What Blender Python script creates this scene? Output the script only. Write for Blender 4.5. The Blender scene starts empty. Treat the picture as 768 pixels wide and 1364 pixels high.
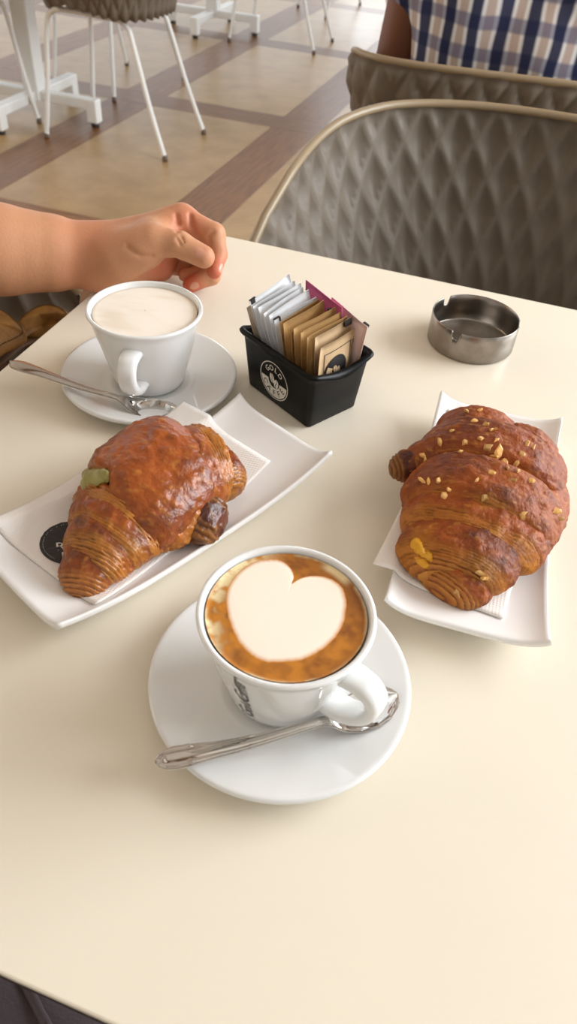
import bpy, bmesh, math, random
import numpy as np
from mathutils import Vector, Matrix

random.seed(7)
rng = np.random.default_rng(7)
S = bpy.context.scene
COL = S.collection
Z0 = 0.74                      # height of the table top above the floor (m)

# ------------------------------------------------------------------ camera
YAW = math.radians(-15.8)      # the table and the floor tiles are aligned with X and Y
def _rot(v):
    ex = (math.cos(YAW), math.sin(YAW)); ey = (-math.sin(YAW), math.cos(YAW))
    return Vector((v[0]*ex[0]+v[1]*ex[1], v[0]*ey[0]+v[1]*ey[1], v[2]))
CAM_R = _rot((0.99642081, 0.05847193, 0.06104599)).normalized()
CAM_U = _rot((-0.08453153, 0.68924165, 0.71958347)).normalized()
CAM_F = _rot((0.0, 0.72216825, -0.69171744)).normalized()
CAM_C = Vector((0, 0, Z0+0.36301))
FPX = 984.3
cd = bpy.data.cameras.new('camera'); cam = bpy.data.objects.new('camera', cd); COL.objects.link(cam)
cd.sensor_fit = 'VERTICAL'; cd.sensor_height = 24.0; cd.lens = FPX*24.0/1364.0
cd.clip_start = 0.01; cd.clip_end = 100
cam.matrix_world = Matrix(((CAM_R.x, CAM_U.x, -CAM_F.x, CAM_C.x), (CAM_R.y, CAM_U.y, -CAM_F.y, CAM_C.y),
                           (CAM_R.z, CAM_U.z, -CAM_F.z, CAM_C.z), (0, 0, 0, 1)))
S.camera = cam
cd.dof.use_dof = True; cd.dof.focus_distance = 0.52; cd.dof.aperture_fstop = 8.0

# ------------------------------------------------------------------ world, lights, exposure
S.view_settings.view_transform = 'Standard'
try: S.view_settings.look = 'None'
except Exception: pass
S.view_settings.exposure = 0.44; S.view_settings.gamma = 1.0; S.view_settings.use_curve_mapping = False
w = bpy.data.worlds.new('daylight'); S.world = w; w.use_nodes = True
bg = w.node_tree.nodes['Background']; bg.inputs[0].default_value = (0.90, 0.95, 1.0, 1); bg.inputs[1].default_value = 1.2
def area(name, loc, target, sx, sy, power, col):
    l = bpy.data.lights.new(name, 'AREA'); l.shape = 'RECTANGLE'; l.size = sx; l.size_y = sy; l.energy = power; l.color = col
    o = bpy.data.objects.new(name, l); COL.objects.link(o); o.location = loc
    o.rotation_euler = (Vector(target)-Vector(loc)).to_track_quat('-Z', 'Y').to_euler(); return o
area('window_light_back', (1.2, 9.5, 2.0), (0.2, 2.0, 0.6), 8.0, 2.4, 190, (0.84, 0.92, 1.0))
area('window_light_right', (2.2, 1.7, 1.8), (0.0, 0.75, 0.74), 2.2, 1.5, 98, (0.90, 0.95, 1.0))
area('warm_fill_left', (-3.6, 0.8, 2.5), (-0.2, 0.5, 0.74), 2.4, 1.6, 40, (1.0, 0.80, 0.58))  # added warm fill for the left-hand shadow sides, no window known there

# ------------------------------------------------------------------ helpers
def T(u, v, h=0.0): return Vector((u, v, Z0+h))
def at(x, y, h=0.0):           # the point of the scene seen at photo position (x, y) and standing h above the table top
    d = CAM_R*((x-384)/FPX) - CAM_U*((y-682)/FPX) + CAM_F
    t = (Z0+h-CAM_C.z)/d.z
    return CAM_C + d*t
def lin(r, g, b, a=1.0):
    f = lambda c: (c/255/12.92) if c/255 <= 0.04045 else ((c/255+0.055)/1.055)**2.4
    return (f(r), f(g), f(b), a)
def tag(o, label, cat, group=None):
    o['label'] = label; o['category'] = cat
    if group: o['group'] = group
    return o
def empty(name, loc, label, cat, group=None, rotz=0.0):
    o = bpy.data.objects.new(name, None); COL.objects.link(o); o.empty_display_size = 0.02
    o.location = loc; o.rotation_euler = (0, 0, rotz)
    return tag(o, label, cat, group)
def mesh(name, verts, faces, mat, parent=None, smooth=True, world=False, cols=None, loc=None):
    """one mesh object; world=True: verts are in scene space and are brought into the parent's space"""
    me = bpy.data.meshes.new(name)
    V = np.asarray([tuple(v) for v in verts] if not isinstance(verts, np.ndarray) else verts, float).reshape(-1, 3)
    if world and parent is not None:
        r = parent
        while r is not None:
            a = -r.rotation_euler.z; c, s = math.cos(a), math.sin(a)
            V = V - np.array(r.location)
            V = np.stack([V[:, 0]*c-V[:, 1]*s, V[:, 0]*s+V[:, 1]*c, V[:, 2]], 1)
            if r.parent is not None: raise ValueError('world only under a top-level object')
            r = r.parent
    if loc is not None: V = V - np.array(loc)
    me.from_pydata(V.tolist(), [], [tuple(int(i) for i in f) for f in faces]); me.update()
    if smooth: me.polygons.foreach_set('use_smooth', [True]*len(me.polygons))
    if cols is not None:
        ca = me.color_attributes.new('Col', 'FLOAT_COLOR', 'POINT')
        c4 = np.ones((len(V), 4)); c4[:, :3] = cols
        ca.data.foreach_set('color', c4.ravel())
    for m in (mat if isinstance(mat, (list, tuple)) else [mat]): me.materials.append(m)
    o = bpy.data.objects.new(name, me); COL.objects.link(o)
    if parent is not None: o.parent = parent
    if loc is not None: o.location = loc
    return o
class MB:                       # collects pieces of ONE mesh
    def __init__(s): s.v = []; s.f = []
    def add(s, v, f):
        n = len(s.v); s.v += [tuple(p) for p in v]; s.f += [tuple(i+n for i in q) for q in f]; return s
    def build(s, name, mat, parent=None, **k): return mesh(name, s.v, s.f, mat, parent, **k)
def grid_faces(n, m, closed_n=False, closed_m=False, flip=False):
    f = []
    for i in range(n if closed_n else n-1):
        for j in range(m if closed_m else m-1):
            a, b = i*m+j, ((i+1) % n)*m+j
            c, d = ((i+1) % n)*m+(j+1) % m, i*m+(j+1) % m
            f.append((a, d, c, b) if flip else (a, b, c, d))
    return f
def lathe(prof, n=64, cap=True):
    v = []; m = len(prof)
    for i in range(n):
        a = 2*math.pi*i/n; c, s = math.cos(a), math.sin(a)
        v += [(r*c, r*s, z) for r, z in prof]
    return v, grid_faces(n, m, closed_n=True)
def tube(pts, rad, n=12, cap=True, squash=None):
    P = [Vector(p) for p in pts]; m = len(P)
    R = [rad]*m if not hasattr(rad, '__len__') else rad
    t0 = (P[1]-P[0]).normalized(); up = Vector((0, 0, 1)) if abs(t0.z) < 0.9 else Vector((1, 0, 0))
    nrm = (up - t0*up.dot(t0)).normalized(); v = []
    for i in range(m):
        t = (P[min(i+1, m-1)]-P[max(i-1, 0)]).normalized()
        nrm = (nrm - t*nrm.dot(t)).normalized(); b = t.cross(nrm)
        for j in range(n):
            a = 2*math.pi*j/n
            v.append(tuple(P[i]+(nrm*math.cos(a)*(squash or 1.0)+b*math.sin(a))*R[i]))
    f = grid_faces(m, n, closed_m=True, flip=True)
    if cap: f += [tuple(range(n)), tuple((m-1)*n+j for j in reversed(range(n)))]
    return v, f
def box(cx, cy, cz, sx, sy, sz, bev=0.0, seg=2):
    bm = bmesh.new(); bmesh.ops.create_cube(bm, size=1.0)
    for q in bm.verts: q.co = Vector((q.co.x*sx+cx, q.co.y*sy+cy, q.co.z*sz+cz))
    if bev: bmesh.ops.bevel(bm, geom=bm.edges[:], offset=bev, segments=seg, profile=0.5, affect='EDGES')
    bm.verts.index_update()
    v = [tuple(q.co) for q in bm.verts]; f = [tuple(q.index for q in p.verts) for p in bm.faces]; bm.free(); return v, f
def copy_tree(o, parent=None):
    c = o.copy(); COL.objects.link(c); c.parent = parent
    for ch in list(o.children): copy_tree(ch, c)
    return c
def crom(pts, n=8, closed=False):          # Catmull-Rom through points
    P = [np.array(p, float) for p in pts]; N = len(P); out = []
    for i in range(N if closed else N-1):
        if closed: a, b, c, d = P[(i-1) % N], P[i], P[(i+1) % N], P[(i+2) % N]
        else: a, b, c, d = P[max(i-1, 0)], P[i], P[i+1], P[min(i+2, N-1)]
        for k in range(n):
            t = k/n
            out.append(0.5*((2*b)+(-a+c)*t+(2*a-5*b+4*c-d)*t*t+(-a+3*b-3*c+d)*t**3))
    if not closed: out.append(P[-1])
    return np.array(out)
def sstep(a, b, x):
    t = np.clip((x-a)/(b-a), 0, 1); return t*t*(3-2*t)
_H = rng.random((64, 64, 64)).astype(np.float32)
def noise3(P, f=1.0, octv=1):              # value noise in 0..1
    out = 0; amp = 1; tot = 0
    for o in range(octv):
        q = np.asarray(P, float)*f*(2**o)+17.3*o; i = np.floor(q).astype(int); t = q-i; t = t*t*(3-2*t)
        def g(a, b, c): return _H[(i[..., 0]+a) & 63, (i[..., 1]+b) & 63, (i[..., 2]+c) & 63]
        x, y, z = t[..., 0], t[..., 1], t[..., 2]
        v = ((g(0,0,0)*(1-x)+g(1,0,0)*x)*(1-y)+(g(0,1,0)*(1-x)+g(1,1,0)*x)*y)*(1-z) + \
            ((g(0,0,1)*(1-x)+g(1,0,1)*x)*(1-y)+(g(0,1,1)*(1-x)+g(1,1,1)*x)*y)*z
        out = out+amp*v; tot += amp; amp *= 0.5
    return out/tot

# ------------------------------------------------------------------ materials
def mat(name, col, rough=0.5, metal=0.0, spec=0.5, coat=0.0, bump=None, var=None, sss=0.0, attr=False, emit=None, objvar=0.0):
    """bump=(scale, strength, detail); var=(scale, colour2, lo, hi, detail) mixes a second colour by noise; attr: colour from the mesh"""
    m = bpy.data.materials.new(name); m.use_nodes = True; nt = m.node_tree; N = nt.nodes; L = nt.links
    p = N['Principled BSDF']; p.inputs['Base Color'].default_value = col; p.inputs['Roughness'].default_value = rough
    p.inputs['Metallic'].default_value = metal; p.inputs['Specular IOR Level'].default_value = spec
    p.inputs['Coat Weight'].default_value = coat; p.inputs['Coat Roughness'].default_value = 0.06
    if sss:
        p.inputs['Subsurface Weight'].default_value = sss; p.inputs['Subsurface Radius'].default_value = (1.0, 0.35, 0.2)
        p.inputs['Subsurface Scale'].default_value = 0.006
    src = None
    tc = N.new('ShaderNodeTexCoord')
    if attr:
        a = N.new('ShaderNodeAttribute'); a.attribute_name = 'Col'; src = a.outputs['Color']
    if var:
        nz = N.new('ShaderNodeTexNoise'); nz.inputs['Scale'].default_value = var[0]
        nz.inputs['Detail'].default_value = var[4] if len(var) > 4 else 4
        L.new(tc.outputs['Object'], nz.inputs['Vector'])
        mr = N.new('ShaderNodeMapRange'); mr.inputs[1].default_value = var[2]; mr.inputs[2].default_value = var[3]
        L.new(nz.outputs['Fac'], mr.inputs[0])
        mx = N.new('ShaderNodeMix'); mx.data_type = 'RGBA'; L.new(mr.outputs[0], mx.inputs[0])
        if src: L.new(src, mx.inputs[6])
        else: mx.inputs[6].default_value = col
        mx.inputs[7].default_value = var[1]; src = mx.outputs[2]
    if objvar:
        oi = N.new('ShaderNodeObjectInfo'); hs = N.new('ShaderNodeHueSaturation')
        mr = N.new('ShaderNodeMapRange'); mr.inputs[3].default_value = 1-objvar; mr.inputs[4].default_value = 1+objvar
        L.new(oi.outputs['Random'], mr.inputs[0]); L.new(mr.outputs[0], hs.inputs['Value'])
        if src: L.new(src, hs.inputs['Color'])
        else: hs.inputs['Color'].default_value = col
        src = hs.outputs[0]
    if src: L.new(src, p.inputs['Base Color'])
    if bump:
        nz = N.new('ShaderNodeTexNoise'); nz.inputs['Scale'].default_value = bump[0]; nz.inputs['Detail'].default_value = bump[2] if len(bump) > 2 else 3
        L.new(tc.outputs['Object'], nz.inputs['Vector'])
        b = N.new('ShaderNodeBump'); b.inputs['Strength'].default_value = bump[1]; b.inputs['Distance'].default_value = 0.002
        L.new(nz.outputs['Fac'], b.inputs['Height']); L.new(b.outputs[0], p.inputs['Normal'])
    return m
M = {}
M['laminate'] = mat('cream_laminate', lin(237, 227, 208), rough=0.30, spec=0.45, bump=(900, 0.015, 2))
M['laminate_core'] = mat('dark_laminate_core', lin(58, 42, 34), rough=0.5)
M['white_metal'] = mat('white_powder_coated_steel', lin(226, 224, 218), rough=0.35)
M['dark_plastic'] = mat('dark_glide_plastic', lin(40, 32, 28), rough=0.5)
M['foot_plastic'] = mat('brown_foot_plastic', lin(96, 74, 56), rough=0.5)
M['ceramic'] = mat('white_glazed_ceramic', lin(233, 233, 231), rough=0.07, spec=0.5, coat=0.4)
M['plate'] = mat('white_glazed_stoneware', lin(241, 238, 235), rough=0.16, spec=0.5)
M['print_black'] = mat('black_print', lin(38, 34, 33), rough=0.5)
M['print_white'] = mat('white_print', lin(226, 220, 208), rough=0.5)
M['print_grey'] = mat('grey_print', lin(74, 72, 74), rough=0.3)
M['foam'] = mat('milk_foam', lin(250, 240, 226), rough=0.55, attr=True, sss=0.0)
M['coffee'] = mat('crema', lin(190, 120, 40), rough=0.4, attr=True, bump=(900, 0.08, 3))
M['steel'] = mat('polished_steel', lin(205, 200, 194), rough=0.09, metal=1.0)
M['brushed'] = mat('brushed_steel', lin(160, 154, 146), rough=0.27, metal=1.0, var=(60, lin(136, 128, 120), 0.35, 0.65, 6))
M['caddy'] = mat('black_moulded_plastic', lin(8, 8, 9), rough=0.38, spec=0.16, bump=(700, 0.05, 2))
M['napkin'] = mat('white_embossed_tissue', lin(244, 238, 232), rough=0.9, spec=0.1)
M['shell'] = mat('taupe_shell_plastic', lin(112, 101, 88), rough=0.55, spec=0.35)
M['shell_rim'] = mat('taupe_shell_rim', lin(150, 130, 102), rough=0.4)
M['skin'] = mat('skin', lin(205, 150, 118), rough=0.52, spec=0.32, attr=True, sss=0.10, bump=(420, 0.16, 5))
M['skin_dark'] = mat('tanned_skin', lin(118, 72, 48), rough=0.5, sss=0.05)
M['nail'] = mat('finger_nail', lin(204, 144, 116), rough=0.25, spec=0.5)
M['croissant'] = mat('glazed_croissant_crust', lin(170, 90, 30), rough=0.3, spec=0.5, attr=True, bump=(260, 0.5, 6))
M['croissant_matte'] = mat('baked_croissant_crust', lin(160, 90, 35), rough=0.50, spec=0.32, attr=True, bump=(300, 0.65, 6))
M['pistachio'] = mat('pistachio_cream', lin(158, 148, 84), rough=0.35, bump=(160, 0.3, 3))
M['nut'] = mat('chopped_nut', lin(214, 164, 92), rough=0.6, objvar=0.3)
M['custard'] = mat('yellow_custard', lin(214, 150, 20), rough=0.4)
M['leather_tan'] = mat('tan_leather', lin(158, 112, 48), rough=0.55, bump=(260, 0.25, 4), var=(60, lin(120, 78, 30), 0.4, 0.7))
M['leather_brown'] = mat('brown_leather', lin(84, 58, 36), rough=0.55, bump=(260, 0.25, 4))
M['thread'] = mat('dark_thread', lin(92, 64, 28), rough=0.8)
M['leather_dark'] = mat('aubergine_leather', lin(104, 92, 98), rough=0.5, bump=(420, 0.35, 4))
M['denim'] = mat('dark_denim', lin(46, 52, 68), rough=0.9)
M['hair'] = mat('brown_hair', lin(60, 42, 30), rough=0.6)
M['tshirt'] = mat('olive_cotton', lin(120, 116, 92), rough=0.9)
M['sole'] = mat('shoe_rubber', lin(60, 56, 54), rough=0.7)
# brick-red tissue emboss for the napkins: fine dots as relief
def emboss(m, sc):
    nt = m.node_tree; N = nt.nodes; L = nt.links; tc = N.new('ShaderNodeTexCoord')
    v = N.new('ShaderNodeTexVoronoi'); v.inputs['Scale'].default_value = sc; v.inputs['Randomness'].default_value = 0.0
    L.new(tc.outputs['Object'], v.inputs['Vector'])
    b = N.new('ShaderNodeBump'); b.inputs['Strength'].default_value = 0.5; b.inputs['Distance'].default_value = 0.0006
    L.new(v.outputs['Distance'], b.inputs['Height']); L.new(b.outputs[0], N['Principled BSDF'].inputs['Normal'])
emboss(M['napkin'], 480)
def plaid():
    m = bpy.data.materials.new('blue_white_check_cotton'); m.use_nodes = True; nt = m.node_tree; N = nt.nodes; L = nt.links
    p = N['Principled BSDF']; p.inputs['Roughness'].default_value = 0.9; p.inputs['Specular IOR Level'].default_value = 0.1
    tc = N.new('ShaderNodeTexCoord'); sep = N.new('ShaderNodeSeparateXYZ')
    L.new(tc.outputs['Object'], sep.inputs[0])
    def math_(op, a, b=None, c=None):
        n = N.new('ShaderNodeMath'); n.operation = op
        for i, x in enumerate((a, b, c)):
            if x is None: continue
            if hasattr(x, 'links'): L.new(x, n.inputs[i])
            else: n.inputs[i].default_value = x
        return n.outputs[0]
    def band(coord, period, lo, hi, off=0.0):   # soft-edged stripe, 1 inside
        fr = math_('FRACT', math_('ADD', math_('DIVIDE', coord, period), off))
        d = math_('ABSOLUTE', math_('SUBTRACT', fr, 0.5))
        n = N.new('ShaderNodeMapRange'); n.interpolation_type = 'SMOOTHSTEP'
        n.inputs[1].default_value = hi; n.inputs[2].default_value = lo; L.new(d, n.inputs[0]); return n.outputs[0]
    wob = N.new('ShaderNodeTexNoise'); wob.inputs['Scale'].default_value = 6; L.new(tc.outputs['Object'], wob.inputs['Vector'])
    wv = math_('MULTIPLY', math_('SUBTRACT', wob.outputs['Fac'], 0.5), 0.03)
    X = math_('ADD', sep.outputs['X'], wv); Z = math_('ADD', sep.outputs['Z'], wv)
    def mix(f, a, b):
        n = N.new('ShaderNodeMix'); n.data_type = 'RGBA'; L.new(f, n.inputs[0])
        for i, x in ((6, a), (7, b)):
            if hasattr(x, 'links'): L.new(x, n.inputs[i])
            else: n.inputs[i].default_value = x
        return n.outputs[2]
    c = mix(band(X, 0.047, 0.10, 0.20, 0.5), lin(226, 222, 220), lin(190, 170, 158))
    c = mix(math_('MULTIPLY', band(Z, 0.047, 0.16, 0.28, 0.2), 0.62), c, lin(70, 78, 120))
    c = mix(math_('MULTIPLY', band(X, 0.047, 0.15, 0.27), 0.95), c, lin(30, 36, 70))
    L.new(c, p.inputs['Base Color']); return m
M['plaid'] = plaid()
def tile_mat(name, c1, c2, sc, rough, streak=None, objvar=0.06):
    m = bpy.data.materials.new(name); m.use_nodes = True; nt = m.node_tree; N = nt.nodes; L = nt.links
    p = N['Principled BSDF']; p.inputs['Roughness'].default_value = rough; p.inputs['Specular IOR Level'].default_value = 0.5
    tc = N.new('ShaderNodeTexCoord'); mp = N.new('ShaderNodeMapping'); oi = N.new('ShaderNodeObjectInfo')
    if streak: mp.inputs['Scale'].default_value = streak
    L.new(tc.outputs['Object'], mp.inputs['Vector'])
    ml = N.new('ShaderNodeVectorMath'); ml.operation = 'ADD'; L.new(mp.outputs[0], ml.inputs[0])
    cx = N.new('ShaderNodeVectorMath'); cx.operation = 'SCALE'; cx.inputs[0].default_value = (37, 11, 5); L.new(oi.outputs['Random'], cx.inputs['Scale'])
    L.new(cx.outputs[0], ml.inputs[1])
    nz = N.new('ShaderNodeTexNoise'); nz.inputs['Scale'].default_value = sc; nz.inputs['Detail'].default_value = 6; nz.inputs['Roughness'].default_value = 0.6
    L.new(ml.outputs[0], nz.inputs['Vector'])
    mr = N.new('ShaderNodeMapRange'); mr.inputs[1].default_value = 0.3; mr.inputs[2].default_value = 0.7; L.new(nz.outputs['Fac'], mr.inputs[0])
    mx = N.new('ShaderNodeMix'); mx.data_type = 'RGBA'; L.new(mr.outputs[0], mx.inputs[0]); mx.inputs[6].default_value = c1; mx.inputs[7].default_value = c2
    hs = N.new('ShaderNodeHueSaturation'); r2 = N.new('ShaderNodeMapRange'); r2.inputs[3].default_value = 1-objvar; r2.inputs[4].default_value = 1+objvar
    L.new(oi.outputs['Random'], r2.inputs[0]); L.new(r2.outputs[0], hs.inputs['Value']); L.new(mx.outputs[2], hs.inputs['Color'])
    L.new(hs.outputs[0], p.inputs['Base Color']); return m
M['tile'] = tile_mat('beige_stone_tile', lin(180, 148, 104), lin(156, 126, 84), 7, 0.36)
M['plank_x'] = tile_mat('brown_wood_plank', lin(142, 98, 56), lin(104, 68, 36), 5, 0.40, (14, 1.5, 1), 0.12)
M['plank_y'] = tile_mat('brown_wood_plank_cross', lin(142, 98, 56), lin(104, 68, 36), 5, 0.40, (1.5, 14, 1), 0.12)
M['unseen_ceiling'] = mat('cream_ceiling_boards', lin(238, 236, 232), rough=0.8)
M['wall'] = mat('warm_plaster', lin(188, 184, 176), rough=0.85, bump=(40, 0.1, 4))
M['beam'] = mat('brown_timber_beam', lin(120, 88, 60), rough=0.6)
M['grout'] = mat('grey_grout', lin(92, 74, 56), rough=0.9)

# ------------------------------------------------------------------ signed-distance modelling for bodies
class Field:
    def __init__(s, xs, ys, zs):
        s.x, s.y, s.z = [np.asarray(a, np.float32) for a in (xs, ys, zs)]
        s.F = np.full((len(xs), len(ys), len(zs)), 1.0, np.float32)
    def like(s):
        o = Field.__new__(Field); o.x, o.y, o.z = s.x, s.y, s.z; o.F = np.full_like(s.F, 1.0); return o
    def _sub(s, lo, hi):
        r = []
        for a, l, h in ((s.x, lo[0], hi[0]), (s.y, lo[1], hi[1]), (s.z, lo[2], hi[2])):
            i = max(int(np.searchsorted(a, l))-1, 0); j = min(int(np.searchsorted(a, h))+1, len(a)); r.append(slice(i, max(j, i+1)))
        return tuple(r)
    def cap(s, a, b, ra, rb, k, margin=0.03, sc=(1, 1, 1), cut=False):
        a = np.array(a, np.float32); b = np.array(b, np.float32); m = max(ra, rb)*max(1, 1/min(sc))+margin
        q = s._sub(np.minimum(a, b)-m, np.maximum(a, b)+m)
        X = (s.x[q[0]][:, None, None]-a[0])*sc[0]; Y = (s.y[q[1]][None, :, None]-a[1])*sc[1]; Z = (s.z[q[2]][None, None, :]-a[2])*sc[2]
        d = (b-a)*np.array(sc, np.float32); L2 = float(d@d)+1e-12
        t = np.clip((X*d[0]+Y*d[1]+Z*d[2])/L2, 0, 1)
        D = np.sqrt((X-d[0]*t)**2+(Y-d[1]*t)**2+(Z-d[2]*t)**2)-(ra+(rb-ra)*t)
        if cut:
            A = s.F[q]; h = np.maximum(k-np.abs(A+D), 0)/k; s.F[q] = np.maximum(A, -D)+h*h*k*0.25
        else: s.F[q] = smin(s.F[q], D.astype(np.float32), k)
        return s
    def chain(s, pts, rads, k, margin=0.03, sc=(1, 1, 1)):
        for i in range(len(pts)-1): s.cap(pts[i], pts[i+1], rads[i], rads[i+1], k, margin, sc)
        return s
    def join(s, o, k): s.F = smin(s.F, o.F, k); return s
    def nets(s):
        F = s.F; ins = F < 0; n = F.shape
        c = np.zeros((n[0]-1, n[1]-1, n[2]-1), np.int8)
        for i in (0, 1):
            for j in (0, 1):
                for k in (0, 1): c += ins[i:n[0]-1+i, j:n[1]-1+j, k:n[2]-1+k]
        A = np.argwhere((c > 0) & (c < 8)); ids = np.full(c.shape, -1, np.int32); ids[A[:, 0], A[:, 1], A[:, 2]] = np.arange(len(A))
        acc = np.zeros((len(A), 3)); cnt = np.zeros(len(A))
        ax = (s.x, s.y, s.z)
        for d in range(3):
            o1, o2 = [e for e in range(3) if e != d]
            for i in (0, 1):
                for j in (0, 1):
                    p = A.copy(); p[:, o1] += i; p[:, o2] += j; r = p.copy(); r[:, d] += 1
                    f0 = F[p[:, 0], p[:, 1], p[:, 2]]; f1 = F[r[:, 0], r[:, 1], r[:, 2]]; m = (f0 < 0) != (f1 < 0)
                    t = np.where(m, f0/(f0-f1+1e-20), 0)
                    q = np.stack([ax[e][p[:, e]] for e in range(3)], 1).astype(float)
                    q[:, d] += t*(ax[d][r[:, d]]-ax[d][p[:, d]])
                    acc += q*m[:, None]; cnt += m
        V = acc/cnt[:, None]; faces = []
        for d in range(3):
            o1, o2 = (d+1) % 3, (d+2) % 3
            sl0 = [slice(None)]*3; sl1 = [slice(None)]*3; sl0[d] = slice(0, n[d]-1); sl1[d] = slice(1, n[d])
            e = ins[tuple(sl0)] != ins[tuple(sl1)]
            E = np.argwhere(e); E = E[(E[:, o1] > 0) & (E[:, o2] > 0) & (E[:, o1] < n[o1]-1) & (E[:, o2] < n[o2]-1)]
            st = ins[E[:, 0], E[:, 1], E[:, 2]]
            def cell(a, b):
                p = E.copy(); p[:, o1] -= a; p[:, o2] -= b; return ids[p[:, 0], p[:, 1], p[:, 2]]
            Q = np.stack([cell(1, 1), cell(0, 1), cell(0, 0), cell(1, 0)], 1)
            Q = np.where(st[:, None], Q, Q[:, ::-1]); faces.append(Q)
        return V, np.concatenate(faces)
def smin(a, b, k):
    h = np.maximum(k-np.abs(a-b), 0)/k; return np.minimum(a, b)-h*h*k*0.25
def axis(*seg):                 # axis((start, stop, step), ...) -> joined coordinates, each run with its own step
    out = []
    for a, b, st in seg: out.append(np.arange(a, b-1e-9, st))
    out.append([seg[-1][1]]); return np.concatenate(out)

# ================================================================== the setting: floor of large tiles between wood-look planks
fb = mesh('floor', *box(-0.5, 4.0, -0.03, 12.0, 15.0, 0.052), M['grout'], smooth=False); fb['kind'] = 'structure'
TU0, TU1, PW = -1.869, -1.247, 0.217            # one tile column and the plank strip beside it
TV0, TV1, PV = 3.7195, 4.994, 0.181
PERU = (TU1-TU0)+PW+0.006; PERV = (TV1-TV0)+PV
def slab(sx, sy, th=0.006, ch=0.0004):
    a, b = sx/2, sy/2
    v = [(-a, -b, 0), (a, -b, 0), (a, b, 0), (-a, b, 0), (-a, -b, th-ch), (a, -b, th-ch), (a, b, th-ch), (-a, b, th-ch),
         (-a+ch, -b+ch, th), (a-ch, -b+ch, th), (a-ch, b-ch, th), (-a+ch, b-ch, th)]
    f = [(8, 9, 10, 11)]
    for i in range(4):
        j = (i+1) % 4; f += [(i, j, 4+j, 4+i), (4+i, 4+j, 8+j, 8+i)]
    return v, f
G = 0.0010
tile0 = mesh('floor_tile', *slab(TU1-TU0-G, TV1-TV0-G), M['tile'], fb, smooth=False)
plv0 = mesh('floor_plank', *slab(PW+0.006-G, TV1-TV0-G), M['plank_x'], fb, smooth=False)      # strips running away from the table
plu0 = mesh('floor_plank', *slab(PERU*1.5-G, PV-G), M['plank_y'], fb, smooth=False)     # strips running across
ZF = -0.006
def lay(src, first, x, y):
    o = src if first else src.copy()
    if not first: COL.objects.link(o); o.parent = fb
    o.location = (x, y, ZF)
first = True
for i in range(-3, 6):
    for j in range(-4, 4):
        x = (TU0+TU1)/2+i*PERU; y = (TV0+TV1)/2+j*PERV
        lay(tile0, first, x, y); lay(plv0, first, x+(TU1-TU0)/2+PW/2+0.003, y); first = False
first = True
for j in range(-4, 5):
    y = TV0-PV/2+j*PERV
    for i in range(-2, 4):
        lay(plu0, first, TU0-0.1+(i+0.5*(j % 2)*0.66)*PERU*1.5, y); first = False

# unseen veranda roof, added to block overhead sky so daylight enters from the sides
cl = mesh('unseen_ceiling', *box(-0.5, 2.6, 2.86, 11.0, 12.6, 0.12), M['unseen_ceiling'], smooth=False); cl['kind'] = 'structure'
for i in range(6): mesh('unseen_ceiling_beam', *box(-5.2+i*1.9, 2.6, 2.71, 0.14, 12.4, 0.18), M['beam'], cl, smooth=False)

wl = mesh('unseen_wall_front', *box(-0.5, -1.35, 1.40, 11.0, 0.10, 2.80), M['wall'], smooth=False); wl['kind'] = 'structure'  # unseen wall added behind the camera to darken the near side
mesh('baseboard', *box(-0.5, -1.292, 0.05, 11.0, 0.016, 0.10, 0.003), M['beam'], wl, smooth=False)

# ================================================================== tables
def tabletop_part(t, sx, sy, top_mat, core):
    v, f = box(0, 0, Z0-0.002, sx, sy, 0.004, 0.0012, 2); mesh('tabletop', v, f, top_mat, t, smooth=False)
    v, f = box(0, 0, Z0-0.0082, sx-0.001, sy-0.001, 0.0084, 0.001, 1); mesh('core_edge', v, f, core, t, smooth=False)
def pedestal(t):
    mesh('column', *box(0, 0, (0.072+Z0-0.03)/2, 0.075, 0.075, Z0-0.03-0.072, 0.006), M['white_metal'], t, smooth=False)
    mesh('top_bracket', *box(0, 0, Z0-0.022, 0.34, 0.34, 0.016, 0.003), M['white_metal'], t, smooth=False)
    for k in range(4):
        a = k*math.pi/2; c, s = math.cos(a), math.sin(a)
        b = MB(); b.add(*box(0.152, 0, 0.092, 0.232, 0.0496, 0.0416, 0.005)); b.add(*box(0.288, 0, 0.066, 0.05, 0.05, 0.094, 0.005))
        v = [(x*c-y*s, x*s+y*c, z) for x, y, z in b.v]
        leg = mesh('base_foot', v, b.f, M['white_metal'], t, smooth=False)
        v, f = lathe([(0, 0), (0.016, 0), (0.018, 0.004), (0.018, 0.016), (0.010, 0.022)], 14)
        mesh('glide', [(x+0.288*c, y+0.288*s, z) for x, y, z in v], f, M['dark_plastic'], leg)
def cafe_table(x, y, label, sx=0.72, sy=0.72):
    t = empty('cafe_table', (x, y, 0), label, 'table')
    tabletop_part(t, sx, sy, M['laminate'], M['laminate_core']); pedestal(t); return t
cafe_table(-0.0265, 0.4105, 'cream laminate café table in the foreground carrying the coffees and croissants', 0.7205, 0.717)
t2 = cafe_table(-2.222, 3.13, 'white pedestal table standing at the upper left behind the forearm')
t3 = cafe_table(-2.262, 5.22, 'white pedestal table farthest back at the top of the photo')
t2['group'] = t3['group'] = 'empty café tables in the background'

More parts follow.
